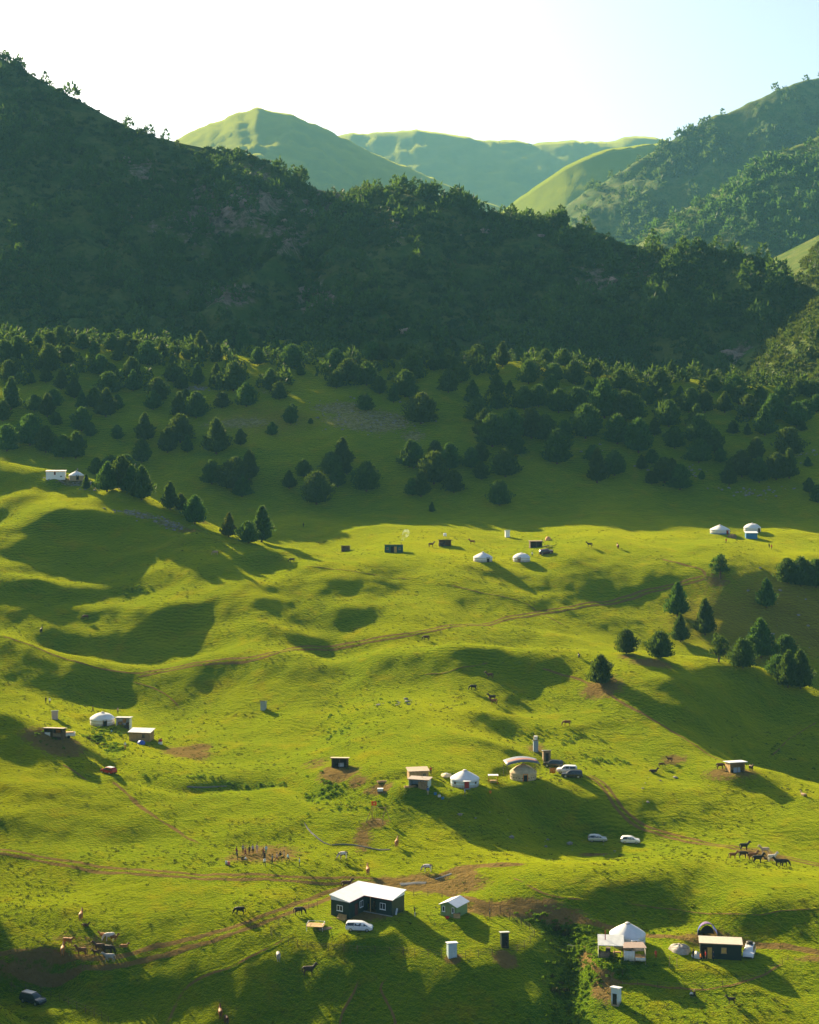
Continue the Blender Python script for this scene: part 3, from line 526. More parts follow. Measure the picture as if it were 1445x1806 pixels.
# more trees of the wooded hill than the three hundred built singly, in the dense stands and behind its crest
_ex = []
for _ in range(2600):
    px = random.uniform(-20, 1465); py = random.uniform(592, 800)
    if py > 655 and not (820 < px < 1445 and py < 745 + 30 * math.sin(px / 90)): continue
    p = hit(px, py)
    if p[1] > 800 or any((p[0] - a) ** 2 + (p[1] - b) ** 2 < (2.4 + .22 * h) ** 2 for a, b, h in TREES): continue
    TREES.append((p[0], p[1], 6)); _ex.append(p)
    if len(_ex) >= 75: break
for _ in range(900):
    X = random.uniform(-230, 230); Y = random.uniform(735, 800)
    if abs(X / Y) < .27 and all((X - a[0]) ** 2 + (Y - a[1]) ** 2 > 14 for a in _ex): _ex.append(np.array((X, Y, float(hz(X, Y)))))
    if len(_ex) > 260: break
_ex = np.array(_ex); scatter('hill_forest', _ex, rs(len(_ex), 4.5, 8.5, 1.0), TREE, LEAF)
# ------------------------------------------------------------------ builders for man-made things
def T(name, label, cat, px, py, rz=0, group=None, dz=0.0, pos=None):
    p = hit(px, py) if pos is None else np.array(pos, float)
    o = bpy.data.objects.new(name, None); COL.objects.link(o); o.location = (p[0], p[1], p[2] + dz); o.rotation_euler = (0, 0, R(rz)); o.empty_display_size = .3
    o['label'] = label; o['category'] = cat
    if group: o['group'] = group
    return o
def gz(t, x, y):
    """ground height under local point of thing t, in its local frame"""
    c, s = math.cos(t.rotation_euler.z), math.sin(t.rotation_euler.z)
    return float(hz(t.location.x + c * x - s * y, t.location.y + s * x + c * y)) - t.location.z
def pyd(name, V, F, mat, parent, smooth=False, ang=None):
    me = bpy.data.meshes.new(name); me.from_pydata([tuple(v) for v in V], [], [tuple(f) for f in F]); me.update()
    if smooth:
        me.polygons.foreach_set('use_smooth', [True] * len(me.polygons))
        if ang: me.set_sharp_from_angle(angle=R(ang))
    return link(name, me, mat, parent)
def prism(parent, name, mat, pts, zb, zt):
    n = len(pts); zb = [zb] * n if np.isscalar(zb) else zb; zt = [zt] * n if np.isscalar(zt) else zt
    V = [(x, y, z) for (x, y), z in zip(pts, zb)] + [(x, y, z) for (x, y), z in zip(pts, zt)]
    F = [tuple(range(n))[::-1], tuple(range(n, 2 * n))] + [(i, (i + 1) % n, n + (i + 1) % n, n + i) for i in range(n)]
    return pyd(name, V, F, mat, parent)
def box(parent, name, mat, x0, x1, y0, y1, z0, z1, bev=0.0):
    me = bpy.data.meshes.new(name); bm = bmesh.new(); bmesh.ops.create_cube(bm, size=1.0)
    for v in bm.verts: v.co = Vector(((x0 + x1) / 2 + v.co.x * (x1 - x0), (y0 + y1) / 2 + v.co.y * (y1 - y0), (z0 + z1) / 2 + v.co.z * (z1 - z0)))
    if bev: bmesh.ops.bevel(bm, geom=bm.edges[:], offset=bev, segments=2, affect='EDGES')
    bm.to_mesh(me); bm.free(); return link(name, me, mat, parent)
def tubes(parent, name, mat, segs, n=6):
    """segs: list of (p0, p1, r0, r1) joined into one mesh"""
    V = []; F = []
    for p0, p1, ra, rb in segs:
        p0 = Vector(p0); p1 = Vector(p1); d = (p1 - p0).normalized(); a = d.orthogonal().normalized(); b = d.cross(a); s = len(V)
        for p, r in ((p0, ra), (p1, rb)):
            for k in range(n): w = 2 * math.pi * k / n; V.append(p + (a * math.cos(w) + b * math.sin(w)) * r)
        F += [(s + k, s + (k + 1) % n, s + n + (k + 1) % n, s + n + k) for k in range(n)] + [tuple(range(s + n - 1, s - 1, -1)), tuple(range(s + n, s + 2 * n))]
    return pyd(name, V, F, mat, parent)
def lathe(parent, name, mat, prof, n=32, wob=None, a0=0, a1=2 * math.pi, cap=False):
    full = abs(a1 - a0 - 2 * math.pi) < 1e-6; m = n if full else n + 1; V = []; F = []
    for i, (r, z) in enumerate(prof):
        for k in range(m):
            a = a0 + (a1 - a0) * k / n; dr, dz = wob(a, i / (len(prof) - 1)) if wob else (0, 0); V.append(((r + dr) * math.cos(a), (r + dr) * math.sin(a), z + dz))
    for i in range(len(prof) - 1):
        for k in range(n if full else n): F.append((i * m + k, i * m + (k + 1) % m, (i + 1) * m + (k + 1) % m, (i + 1) * m + k))
    if cap: F.append(tuple(range((len(prof) - 1) * m, len(prof) * m)))
    return pyd(name, V, F, mat, parent, True, 40)

WHITE = pm('white_paint', (.78, .79, .80), .5, .04); ROOFW = corrug('white_sheet_roof', (.74, .76, .80), 4, 'X', .45, .05, depth=.008)
FELT = pm('white_felt', (.72, .72, .72), .85, .06, bump=.3, sc=1.2); FELTB = pm('pale_blue_canvas', (.55, .66, .72), .7, .05, bump=.3, sc=1.2); CREAM = pm('cream_felt', (.46, .36, .21), .9, .18, bump=.4, sc=1.5); TAN = pm('tan_canvas', (.40, .31, .20), .9, .12)
DARKG = corrug('dark_green_sheet', (.012, .030, .028), 5, 'XY', .5, .2); GREENW = corrug('pale_green_siding', (.17, .27, .10), 6, 'Z', .6, .1); BLACKG = corrug('black_green_sheet', (.010, .020, .018), 5, 'XY', .5, .2)
BLUEW = pm('blue_wall', (.03, .17, .36), .6, .1); LBLUE = corrug('pale_blue_sheet', (.40, .52, .58), 5, 'XY', .5, .08); GREYR = corrug('grey_sheet_roof', (.42, .45, .48), 5, 'X', .45, .1); GREYB = corrug('grey_blue_sheet', (.26, .33, .40), 6, 'XY', .5, .1)
WOOD = pm('weathered_wood', (.24, .17, .10), .9, .3, bump=.5, sc=2); WOODY = pm('fresh_wood', (.42, .27, .11), .8, .2, bump=.4, sc=2); WOODD = pm('dark_wood', (.07, .045, .03), .9, .3, bump=.4); CLAY = pm('clay_brick', (.34, .22, .10), .95, .2, bump=.6, sc=4); PINK = corrug('pinkish_sheet', (.48, .38, .44), 6, 'XY', .6, .1)
GLASS = pm('window_glass', (.03, .04, .05), .08, .1, spec=.6); DARK = pm('dark_opening', (.012, .010, .010), .9, .1); RED = pm('red_paint', (.35, .02, .02), .5, .1); ORANGE = pm('orange_cloth', (.62, .20, .02), .8, .15); YELLOW = pm('yellow_door', (.55, .33, .06), .6, .1)
BLUET = pm('blue_tarp', (.04, .09, .42), .45, .25, bump=.6, sc=2); PURP = pm('purple_tarp', (.34, .16, .30), .5, .2, bump=.6, sc=2); TARP = pm('grey_tarp', (.36, .32, .27), .7, .2, bump=.8, sc=2); WHTARP = pm('white_sheet_cloth', (.66, .66, .60), .8, .08, bump=.5, sc=2)
STEEL = pm('rusty_steel', (.14, .10, .08), .6, .25, .4); RUBBER = pm('tyre_rubber', (.015, .015, .016), .85, .1); RIM = pm('wheel_rim', (.45, .46, .48), .35, .05, .8); LAMPW = pm('headlight_glass', (.75, .77, .80), .1, .03, spec=.6); LAMPR = pm('taillight_glass', (.40, .02, .01), .2, .1); BLKP = pm('black_plastic', (.02, .02, .02), .6, .1)
STONE = pm('grey_stone', (.22, .20, .18), .95, .3, bump=.8, sc=2); CONC = pm('concrete', (.30, .28, .25), .9, .15); HAY = pm('brushwood', (.20, .13, .06), .95, .3, bump=.8)

def window(t, parent, wall, c, z, w, h, frame=WHITE, pane=GLASS, cross=True):
    """window on a wall: wall = (axis, plane position, outward sign)"""
    ax, p, sg = wall
    def bx(n, m, a0, a1, z0, z1, d0, d1, par):
        lo, hi = sorted((p + sg * d0, p + sg * d1))
        return box(par, n, m, a0, a1, lo, hi, z0, z1) if ax == 'y' else box(par, n, m, lo, hi, a0, a1, z0, z1)
    f = bx('window', frame, c - w / 2, c + w / 2, z, z + h, .003, .05, parent)
    n = 2 if cross else 1; g = .09
    pw = (w - g * (n + 1)) / n
    for k in range(n): bx('pane', pane, c - w / 2 + g + k * (pw + g), c - w / 2 + g + k * (pw + g) + pw, z + g, z + h - g, .052, .06, f)
    bx('sill', frame, c - w / 2 - .06, c + w / 2 + .06, z - .06, z - .003, .003, .12, f)
def door(parent, wall, c, w, h, mat, frame=WOOD, z=0.02, handle=True):
    ax, p, sg = wall
    def bx(n, m, a0, a1, z0, z1, d0, d1, par):
        lo, hi = sorted((p + sg * d0, p + sg * d1))
        return box(par, n, m, a0, a1, lo, hi, z0, z1) if ax == 'y' else box(par, n, m, lo, hi, a0, a1, z0, z1)
    d = bx('door', mat, c - w / 2, c + w / 2, z, z + h, .003, .045, parent)
    bx('frame', frame, c - w / 2 - .08, c - w / 2 - .003, z, z + h + .08, .003, .06, d); bx('frame', frame, c + w / 2 + .003, c + w / 2 + .08, z, z + h + .08, .003, .06, d); bx('lintel', frame, c - w / 2, c + w / 2, z + h + .003, z + h + .08, .003, .06, d)
    if handle: bx('handle', STEEL, c + w / 2 - .14, c + w / 2 - .08, z + h * .45, z + h * .52, .047, .09, d)
    return d
def hut(px, py, w, d, h, rz, name, label, wallm, roofm, roof='shed', rise=.4, over=.25, open_front=False, cat='hut', group=None, base=-.6):
    t = T(name, label, cat, px, py, rz, group); a, b = w / 2, d / 2; k = .10
    hf, hb = (h + rise, h) if roof == 'shed' else (h, h + rise) if roof == 'shedback' else (h, h)
    zz = lambda y: hf + (hb - hf) * (y + b) / d
    for nm, pts in (('back_wall', [(-a, b - k), (a, b - k), (a, b), (-a, b)]), ('side_wall', [(-a, -b), (-a + k, -b), (-a + k, b - k - .002), (-a, b - k - .002)]), ('side_wall', [(a - k, -b), (a, -b), (a, b - k - .002), (a - k, b - k - .002)])):
        prism(t, nm, wallm, pts, base, [zz(y) for x, y in pts])
    if not open_front:
        pts = [(-a + k + .002, -b), (a - k - .002, -b), (a - k - .002, -b + k), (-a + k + .002, -b + k)]; prism(t, 'front_wall', wallm, pts, base, [zz(y) for x, y in pts])
    else:
        for x in (-a + .16, 0.0, a - .16) if w > 3.2 else (-a + .16, a - .16): tubes(t, 'post', WOOD, [((x, -b + .06, base), (x, -b + .06, zz(-b)), .06, .05)])
    prism(t, 'floor', CONC if not open_front else WOODD, [(-a + .11, -b + .11), (a - .11, -b + .11), (a - .11, b - .11), (-a + .11, b - .11)], base, .03)
    o = over
    if roof in ('shed', 'shedback', 'flat'):
        pts = [(-a - o, -b - o), (a + o, -b - o), (a + o, b + o), (-a - o, b + o)]; r = prism(t, 'roof', roofm, pts, [zz(y) + .003 for x, y in pts], [zz(y) + .10 for x, y in pts])
        lo = zz(-b - o); box(r, 'fascia', WHITE if roofm is ROOFW else WOOD, -a - o, a + o, -b - o - .03, -b - o - .002, lo - .06, lo + .11)
    else:
        for s in (-1, 1):
            pts = [(-a - o, 0), (a + o, 0), (a + o, s * (b + o)), (-a - o, s * (b + o))]; zt = [h + rise, h + rise, h - rise * o / b, h - rise * o / b]
            if s < 0: pts, zt = pts[::-1], zt[::-1]
            prism(t, 'roof_slope', roofm, pts, [z + .003 for z in zt], [z + .09 for z in zt])
        for s in (-1, 1):
            x = s * (a - k / 2); V = [(x - k / 2, -b, h), (x - k / 2, b, h), (x - k / 2, 0, h + rise), (x + k / 2, -b, h), (x + k / 2, b, h), (x + k / 2, 0, h + rise)]
            pyd('gable', V, [(0, 2, 1), (3, 4, 5), (0, 1, 4, 3), (1, 2, 5, 4), (2, 0, 3, 5)], wallm, t)
    t['_w'] = w; t['_d'] = d
    return t
F_ = lambda t: ('y', -t['_d'] / 2, -1); L_ = lambda t: ('x', -t['_w'] / 2, -1); R_ = lambda t: ('x', t['_w'] / 2, 1)

def outhouse(px, py, wallm, roofm, label, rz=0, w=1.25, d=1.25, h=2.1, doorm=None, side='f'):
    t = hut(px, py, w, d, h, rz, 'outhouse', label, wallm, roofm, 'shed', .25, .18, cat='outhouse', group='outhouses')
    door(t, F_(t) if side == 'f' else R_(t), 0, .75, 1.8, doorm or wallm, wallm); return t

def felt(name, col):
    g = NT(name); O = g.objc(); z = g.n('SeparateXYZ', {'Vector': O}).outputs[2]
    n = g.noise(1.4, O, 5, .7); d = g.ramp(g.math('ADD', z, g.math('MULTIPLY', n, -1.2)), -.7, .15)
    c = g.mix(g.ramp(n, .3, .7), tuple(v * .9 for v in col), col); c = g.mix(d, (.30, .25, .18), c)
    return g.done(c, .9, g.bump(g.noise(5, O, 3), .4, .03), Specular_IOR_Level=.2)
FELT = felt('white_felt_soiled', (.74, .74, .73)); FELTB = felt('pale_blue_canvas_soiled', (.55, .66, .72))
def yurt(px, py, dia, label, wallm=FELT, roofm=FELT, door_at=0, doorm=RED, wall_h=1.55, roof_h=1.5, dome=.35, band=None, skirt=None, windows=(), awning=False, framem=WOOD, group='yurts'):
    t = T('yurt', label, 'yurt', px, py, 0, group); r = dia / 2; rng = random.Random(px); ph = [rng.uniform(0, 6.28) for _ in range(4)]
    wob = lambda a, q: (.025 * math.sin(9 * a + ph[0]) + .02 * math.sin(17 * a + ph[1]), 0)
    lathe(t, 'wall', wallm, [(r * .985, -.5), (r, 0), (r * 1.012, wall_h * .5), (r, wall_h)], 40, wob)
    prof = []; rc = .42
    for i in range(9):
        q = i / 8; rr = (r + .10) + (rc - r - .10) * q; zc = wall_h - .06 + roof_h * q; zc += dome * math.sin(math.pi * min(1, q * 1.0)) * (1 - q * .3); prof.append((rr, zc))
    rw = lambda a, q: (0, (.03 * math.sin(20 * a + ph[2]) + .02 * math.sin(33 * a)) * (1 - q) * (q > .02))
    prof = [(r + .12, wall_h - .26), (r + .115, wall_h - .1)] + prof
    ro = lathe(t, 'roof', roofm, prof, 40, rw)
    lathe(ro, 'crown_ring', framem, [(rc + .06, wall_h + roof_h - .08), (rc + .08, wall_h + roof_h + .02), (rc - .05, wall_h + roof_h + .05)], 20)
    lathe(ro, 'crown_cover', roofm, [(rc + .02, wall_h + roof_h + .03), (rc * .6, wall_h + roof_h + .14), (.02, wall_h + roof_h + .2)], 20, cap=True)
    for z in ((.55, 1.15) if band is None else (.5, .9, 1.3)):
        lathe(t, 'band', band or TAN, [(r * 1.012 + .035, z - .045), (r * 1.012 + .04, z + .045)], 40)
    if band:
        nn = 26
        for k in range(nn):
            a = 2 * math.pi * k / nn; V = []
            for da, z in ((-.09, .62), (0, .78), (.09, .62), (0, .55)): V.append(((r + .07) * math.cos(a + da), (r + .07) * math.sin(a + da), z))
            pyd('ornament', V, [(0, 3, 2, 1)], WOODD, t)
    if skirt: lathe(t, 'skirt', skirt, [(r + .04, -.4), (r + .05, .28)], 40, wob)
    a = R(door_at - 90); c, s = math.cos(a), math.sin(a)
    def rad(name, mat, w0, w1, z0, z1, d0, d1, par=t, aa=a):
        cc, ss = math.cos(aa), math.sin(aa); P = []
        for z in (z0, z1):
            for dd, ww in ((d0, w0), (d0, w1), (d1, w1), (d1, w0)): P.append((cc * (r + dd) - ss * ww, ss * (r + dd) + cc * ww, z))
        return pyd(name, P, [(0, 1, 2, 3)[::-1], (4, 5, 6, 7), (0, 1, 5, 4), (1, 2, 6, 5), (2, 3, 7, 6), (3, 0, 4, 7)], mat, par)
    d = rad('door', doorm, -.42, .42, -.1, 1.48, -.35, .08)
    for w0, w1 in ((-.54, -.422), (.422, .54)): rad('door_frame', framem, w0, w1, -.2, 1.6, -.35, .12, d)
    rad('lintel', framem, -.42, .42, 1.483, 1.6, -.35, .12, d)
    if awning: rad('awning', roofm, -.75, .75, 1.62, 1.70, -.2, .75, d); rad('door_step', CONC, -.7, .7, -.3, .08, .13, .9, d)
    for w in windows:
        f = rad('window', framem, -.28, .28, .75, 1.25, -.2, .06, t, R(w - 90)); rad('pane', GLASS, -.2, .2, .82, 1.18, .0, .075, f, R(w - 90))
    return t

# ------------------------------------------------------------------ cars
CARK = {  # length, width, height, wheel r, stations: (x, belt z, roof z, roof half width factor)
 'suv': (4.7, 1.86, 1.74, .36, [(-2.32,.86,.88,.86),(-2.25,1.02,1.45,.74),(-1.95,1.04,1.70,.74),(-.6,1.04,1.74,.75),(.35,1.03,1.70,.74),(.65,1.02,1.62,.73),(1.28,1.03,1.06,.84),(1.95,.97,1.0,.84),(2.25,.88,.90,.82),(2.35,.62,.64,.78)]),
 'van': (4.75, 1.80, 1.62, .33, [(-2.35,.80,.82,.86),(-2.30,.98,1.30,.76),(-2.05,1.0,1.56,.76),(-.8,1.0,1.62,.77),(.4,.99,1.58,.76),(.8,.98,1.48,.74),(1.65,.98,1.02,.82),(2.05,.88,.91,.82),(2.30,.74,.76,.8),(2.38,.5,.52,.76)]),
 'hatch': (4.0, 1.70, 1.50, .31, [(-1.98,.78,.80,.86),(-1.92,.92,1.12,.76),(-1.6,.94,1.44,.74),(-.6,.94,1.50,.75),(.15,.93,1.46,.74),(.4,.92,1.40,.73),(1.05,.93,.96,.84),(1.6,.86,.89,.84),(1.9,.74,.76,.82),(2.0,.52,.54,.78)]),
}
def car(px, py, rz, kind, paint, label, roofm=None, group='parked cars', rack=None):
    L, Wd, H, wr, st = CARK[kind]; t = T('parked_car', label, 'car', px, py, rz, group, dz=.02); hw = Wd / 2; V = []; F = []; n = 14
    c_, s_ = math.cos(R(rz)), math.sin(R(rz))
    zf, zb = gz(t, L * .3, 0), gz(t, -L * .3, 0); zl, zr = gz(t, 0, .7), gz(t, 0, -.7)
    t.location.z += (zf + zb) / 2; t.rotation_euler = (Matrix.Rotation(R(rz), 3, 'Z') @ Matrix.Rotation(-math.atan2(zf - zb, L * .6), 3, 'Y') @ Matrix.Rotation(math.atan2(zl - zr, 1.4), 3, 'X')).to_euler()
    for x, zb_, zt, wf in st:
        e = .93 if abs(x) > L * .44 else 1.0; zo = .24 if abs(x) < L * .46 else .34
        half = [(.0, zo), (hw * .86 * e, zo), (hw * .985 * e, zo + .12), (hw * e, (zo + zb_) / 2 + .06), (hw * .97 * e, zb_), (hw * wf * e, max(zt - .05, zb_ + .005)), (hw * (wf - .12) * e, zt), (0, zt + .012)]
        ring = half + [(-y, z) for y, z in half[-2:0:-1]]; V += [(x, y, z) for y, z in ring]
    m = len(st)
    for i in range(m - 1):
        for k in range(n): F.append((i * n + k, i * n + (k + 1) % n, (i + 1) * n + (k + 1) % n, (i + 1) * n + k))
    F += [tuple(range(n)), tuple(range((m - 1) * n, m * n))[::-1]]
    b = pyd('body', V, F, paint, t, True, 32)
    me = b.data; bm = bmesh.new(); bm.from_mesh(me); bmesh.ops.recalc_face_normals(bm, faces=bm.faces[:]); bm.to_mesh(me); bm.free()
    # glass: panes lie over the greenhouse faces, a few millimetres proud
    ring = lambda i, k: Vector(V[i * n + k])
    def pane(name, P, off=.006):
        nr = (P[1] - P[0]).cross(P[2] - P[0]).normalized(); c = sum(P, Vector()) / len(P)
        if nr.dot(c - Vector((0, 0, .8))) < 0: nr = -nr
        Q = [Vector((p.x + max(-.04, min(.04, (c.x - p.x) * .3)), p.y + (c.y - p.y) * .08, p.z + (c.z - p.z) * .14)) + nr * off for p in P]; pyd(name, Q, [tuple(range(len(Q)))], GLASS, t)
    i0 = next(i for i in range(m) if st[i][2] - st[i][1] > .15); i1 = max(i for i in range(m) if st[i][2] - st[i][1] > .15)
    for s in (0, 1):
        kb, kr = (4, 5) if s == 0 else (10, 9)
        for i in range(i0, i1): pane('side_window', [ring(i, kb), ring(i + 1, kb), ring(i + 1, kr), ring(i, kr)])
        pane('side_window', [ring(i1, kb), ring(i1 + 1, kb), ring(i1, kr)])
    pane('windscreen', [ring(i1, 5), ring(i1 + 1, 5), ring(i1 + 1, 9), ring(i1, 9)])
    pane('rear_window', [ring(i0, 5) , ring(i0, 9), ring(i0 + 1, 9), ring(i0 + 1, 5)])
    if roofm: box(t, 'roof_panel', roofm, st[i0 + 1][0] + .05, st[i1 - 1][0] - .05, -hw * .60, hw * .60, H + .004, H + .03)
    for x in (L * .305, -L * .30):
        for s in (-1, 1):
            def wheel(name, prof, mat, par):
                VV = []; FF = []; k_ = 18
                for r_, y_ in prof:
                    for k in range(k_): a = 2 * math.pi * k / k_; VV.append((x + r_ * math.cos(a), s * y_, wr + r_ * math.sin(a)))
                for i in range(len(prof) - 1):
                    for k in range(k_): FF.append((i * k_ + k, i * k_ + (k + 1) % k_, (i + 1) * k_ + (k + 1) % k_, (i + 1) * k_ + k))
                FF.append(tuple(range((len(prof) - 1) * k_, len(prof) * k_))); return pyd(name, VV, FF, mat, par, True, 40)
            w_ = wheel('wheel', [(wr * .6, hw - .22), (wr, hw - .20), (wr, hw - .02), (wr * .72, hw + .012)], RUBBER, t); wheel('rim', [(wr * .66, hw + .016), (wr * .3, hw + .022), (.02, hw + .03)], RIM, w_)
    xe = L / 2
    for s in (-1, 1):
        box(t, 'headlight', LAMPW, xe - .30, xe - .10, s * hw * .70 - .16, s * hw * .70 + .16, .66, .80, .02); box(t, 'taillight', LAMPR, -xe + .02, -xe + .12, s * hw * .76 - .09, s * hw * .76 + .09, .74, 1.0, .02)
        mx = st[i1][0] + .35; box(t, 'wing_mirror', paint, mx - .06, mx + .08, s * (hw + .03) - .07, s * (hw + .03) + .07, 1.0, 1.14, .02)
        for q in (.1, -.9): box(t, 'door_handle', BLKP, q - .1, q + .1, s * (hw + .005) - .012, s * (hw + .005) + .012, .90, .94)
    box(t, 'front_bumper', BLKP, xe - .10, xe + .05, -hw * .74, hw * .74, .30, .48, .03); box(t, 'rear_bumper', BLKP, -xe - .05, -xe + .12, -hw * .78, hw * .78, .34, .52, .03)
    if rack:
        for y in (-.55, .55): box(t, 'roof_rail', BLKP, -1.5, .1, y - .03, y + .03, H + .035, H + .08)
        o = lathe(t, 'roof_bag', rack, [(.05, H + .08), (.55, H + .1), (.62, H + .28), (.45, H + .5), (.08, H + .58)], 14, lambda a, q: (.06 * math.sin(3 * a), 0), cap=True); o.location.x = -.7
    return t

# ------------------------------------------------------------------ animals and people: one skinned surface each
def skin_mesh(name, V, E, Rd, root=0, sub=2):
    me = bpy.data.meshes.new(name); me.from_pydata(V, E, []); o = bpy.data.objects.new(name, me); COL.objects.link(o)
    o.modifiers.new('skin', 'SKIN').use_smooth_shade = True
    for i, d in enumerate(me.skin_vertices[0].data): d.radius = (Rd[i], Rd[i]) if np.isscalar(Rd[i]) else Rd[i]; d.use_root = (i == root)
    sb = o.modifiers.new('sub', 'SUBSURF'); sb.levels = sub; sb.render_levels = sub
    dg = bpy.context.evaluated_depsgraph_get(); ev = o.evaluated_get(dg); out = bpy.data.meshes.new_from_object(ev, depsgraph=dg); out.name = name
    bpy.data.objects.remove(o); bpy.data.meshes.remove(me)
    out.polygons.foreach_set('use_smooth', [True] * len(out.polygons)); return out
def chain(V, E, Rd, start, pts):
    p = start
    for q in pts: V.append(q[:3]); Rd.append(q[3]); E.append((p, len(V) - 1)); p = len(V) - 1
    return p
def horse_proto(pose):
    if pose == 'lie': zb = -.82
    else: zb = 0
    V = [(-.50, 0, 1.24 + zb)]; E = []; Rd = [.36]
    chain(V, E, Rd, 0, [(-.80, 0, 1.24 + zb, .26), (-.92, 0, 1.22 + zb, .12)])
    mid = chain(V, E, Rd, 0, [(-.10, 0, 1.14 + zb, .36)]); ch = chain(V, E, Rd, mid, [(.30, 0, 1.16 + zb, .36), (.60, 0, 1.22 + zb, .28)])
    neck = {'stand': [(.80, 0, 1.42, .23), (.98, 0, 1.64, .17), (1.12, 0, 1.84, .14), (1.30, 0, 1.72, .115), (1.48, 0, 1.58, .07)],
            'graze': [(.82, 0, 1.12, .22), (1.02, 0, .84, .16), (1.17, 0, .55, .135), (1.24, 0, .32, .09), (1.30, 0, .10, .065)],
            'lie': [(.78, 0, .58, .17), (.95, 0, .80, .13), (1.05, 0, .98, .11), (1.22, 0, .90, .09), (1.38, 0, .78, .065)],
            'walk': [(.84, 0, 1.38, .23), (1.06, 0, 1.52, .17), (1.24, 0, 1.62, .115), (1.42, 0, 1.48, .095), (1.56, 0, 1.32, .07)]}[pose]
    hd = chain(V, E, Rd, ch, neck); poll = hd - 2
    for s in (-1, 1):
        p = V[poll]; chain(V, E, Rd, poll, [(p[0] - .02, s * .07, p[2] + .16, .03), (p[0], s * .08, p[2] + .25, .012)])
        w = .14 * s if pose == 'walk' else .0
        if pose == 'lie':
            chain(V, E, Rd, ch - 1, [(.5, s * .2, .25, .10), (.75, s * .26, .12, .06), (.55, s * .26, .06, .045), (.42, s * .26, .05, .05)]); chain(V, E, Rd, 0, [(-.3, s * .26, .28, .15), (-.05, s * .34, .12, .07), (-.4, s * .34, .07, .045), (-.5, s * .34, .06, .05)])
        else:
            chain(V, E, Rd, ch - 1, [(.42, s * .18, .86, .15), (.46 + w, s * .17, .52, .08), (.45 + w * 1.6, s * .17, .16, .055), (.50 + w * 1.7, s * .17, .04, .07)])
            chain(V, E, Rd, 0, [(-.52 - w * .3, s * .19, .90, .21), (-.74 - w, s * .17, .54, .085), (-.68 - w * 1.3, s * .17, .16, .057), (-.62 - w * 1.3, s * .17, .04, .072)])
    body = skin_mesh('horse_body', V, E, Rd, 0, 2)
    zt = 1.32 + zb
    tail = [((-.86, 0, zt), (-1.0, 0, zt - .2), .05, .08), ((-1.0, 0, zt - .2), (-1.0, 0, max(zt - .8, .06)), .08, .05)]
    nk = [Vector(V[ch])] + [Vector(q[:3]) for q in neck[:3]]; back = Vector((-.75, 0, .65)) if pose != 'graze' else Vector((.7, 0, .65))
    mane = []
    for a, b in zip(nk[:-1], nk[1:]): o = (Vector((-.12, .02, .12)) if pose != 'graze' else Vector((.10, .02, .12))); mane.append((a + o, b + o, .07, .06))
    return body, tail, mane
HP = {k: horse_proto(k) for k in ('stand', 'graze', 'walk', 'lie')}
def _tubemesh(name, segs):
    o = tubes(None, name, None, segs); me = o.data; me.materials.clear(); bpy.data.objects.remove(o); return me
HT = {k: (_tubemesh('tail', v[1]), _tubemesh('mane', v[2])) for k, v in HP.items()}
COAT = {'black': (.012, .010, .009), 'brown': (.085, .034, .014), 'chestnut': (.20, .072, .018), 'orange': (.34, .13, .025), 'white': (.62, .56, .48), 'grey': (.30, .29, .28), 'cream': (.50, .38, .26), 'dark': (.035, .020, .012), 'tan': (.36, .24, .14)}
COATM = {k: pm(k + '_coat', v, .65, .2, sc=1.5) for k, v in COAT.items()}
def pied():
    g = NT('pied_coat'); n = g.ramp(g.noise(1.1, g.objc(), 2), .46, .52); return g.done(g.mix(n, (.65, .58, .5), (.16, .06, .02)), .7)
COATM['pied'] = pied()
for k in HP: HP[k][0].materials.append(None); HT[k][0].materials.append(None); HT[k][1].materials.append(None)
def mslot(o, m): o.material_slots[0].link = 'OBJECT'; o.material_slots[0].material = m
def horse(px, py, hd, pose, coat, label, s=1.0, group='horses at pasture', cat='horse', name='horse', hair=None):
    t = T(name, label, cat, px, py, hd, group); t.scale = (s, s, s)
    hair = hair or ('cream' if coat in ('white', 'cream', 'grey') else 'tan' if coat == 'orange' else 'black')
    for nm, me, c in (('body', HP[pose][0], coat), ('tail', HT[pose][0], hair), ('mane', HT[pose][1], hair)):
        if name == 'cow' and nm == 'mane': continue
        o = bpy.data.objects.new(nm, me); COL.objects.link(o); o.parent = t; mslot(o, COATM[c])
    if name == 'cow':
        p = {'stand': 1.95, 'graze': .6, 'walk': 1.7, 'lie': 1.05}[pose]; x = {'stand': 1.12, 'graze': 1.14, 'walk': 1.24, 'lie': 1.05}[pose]
        for sg in (-1, 1): tubes(t, 'horn', WOOD, [((x, sg * .06, p), (x + .03, sg * .2, p + .12), .03, .012)], 5)
    return t

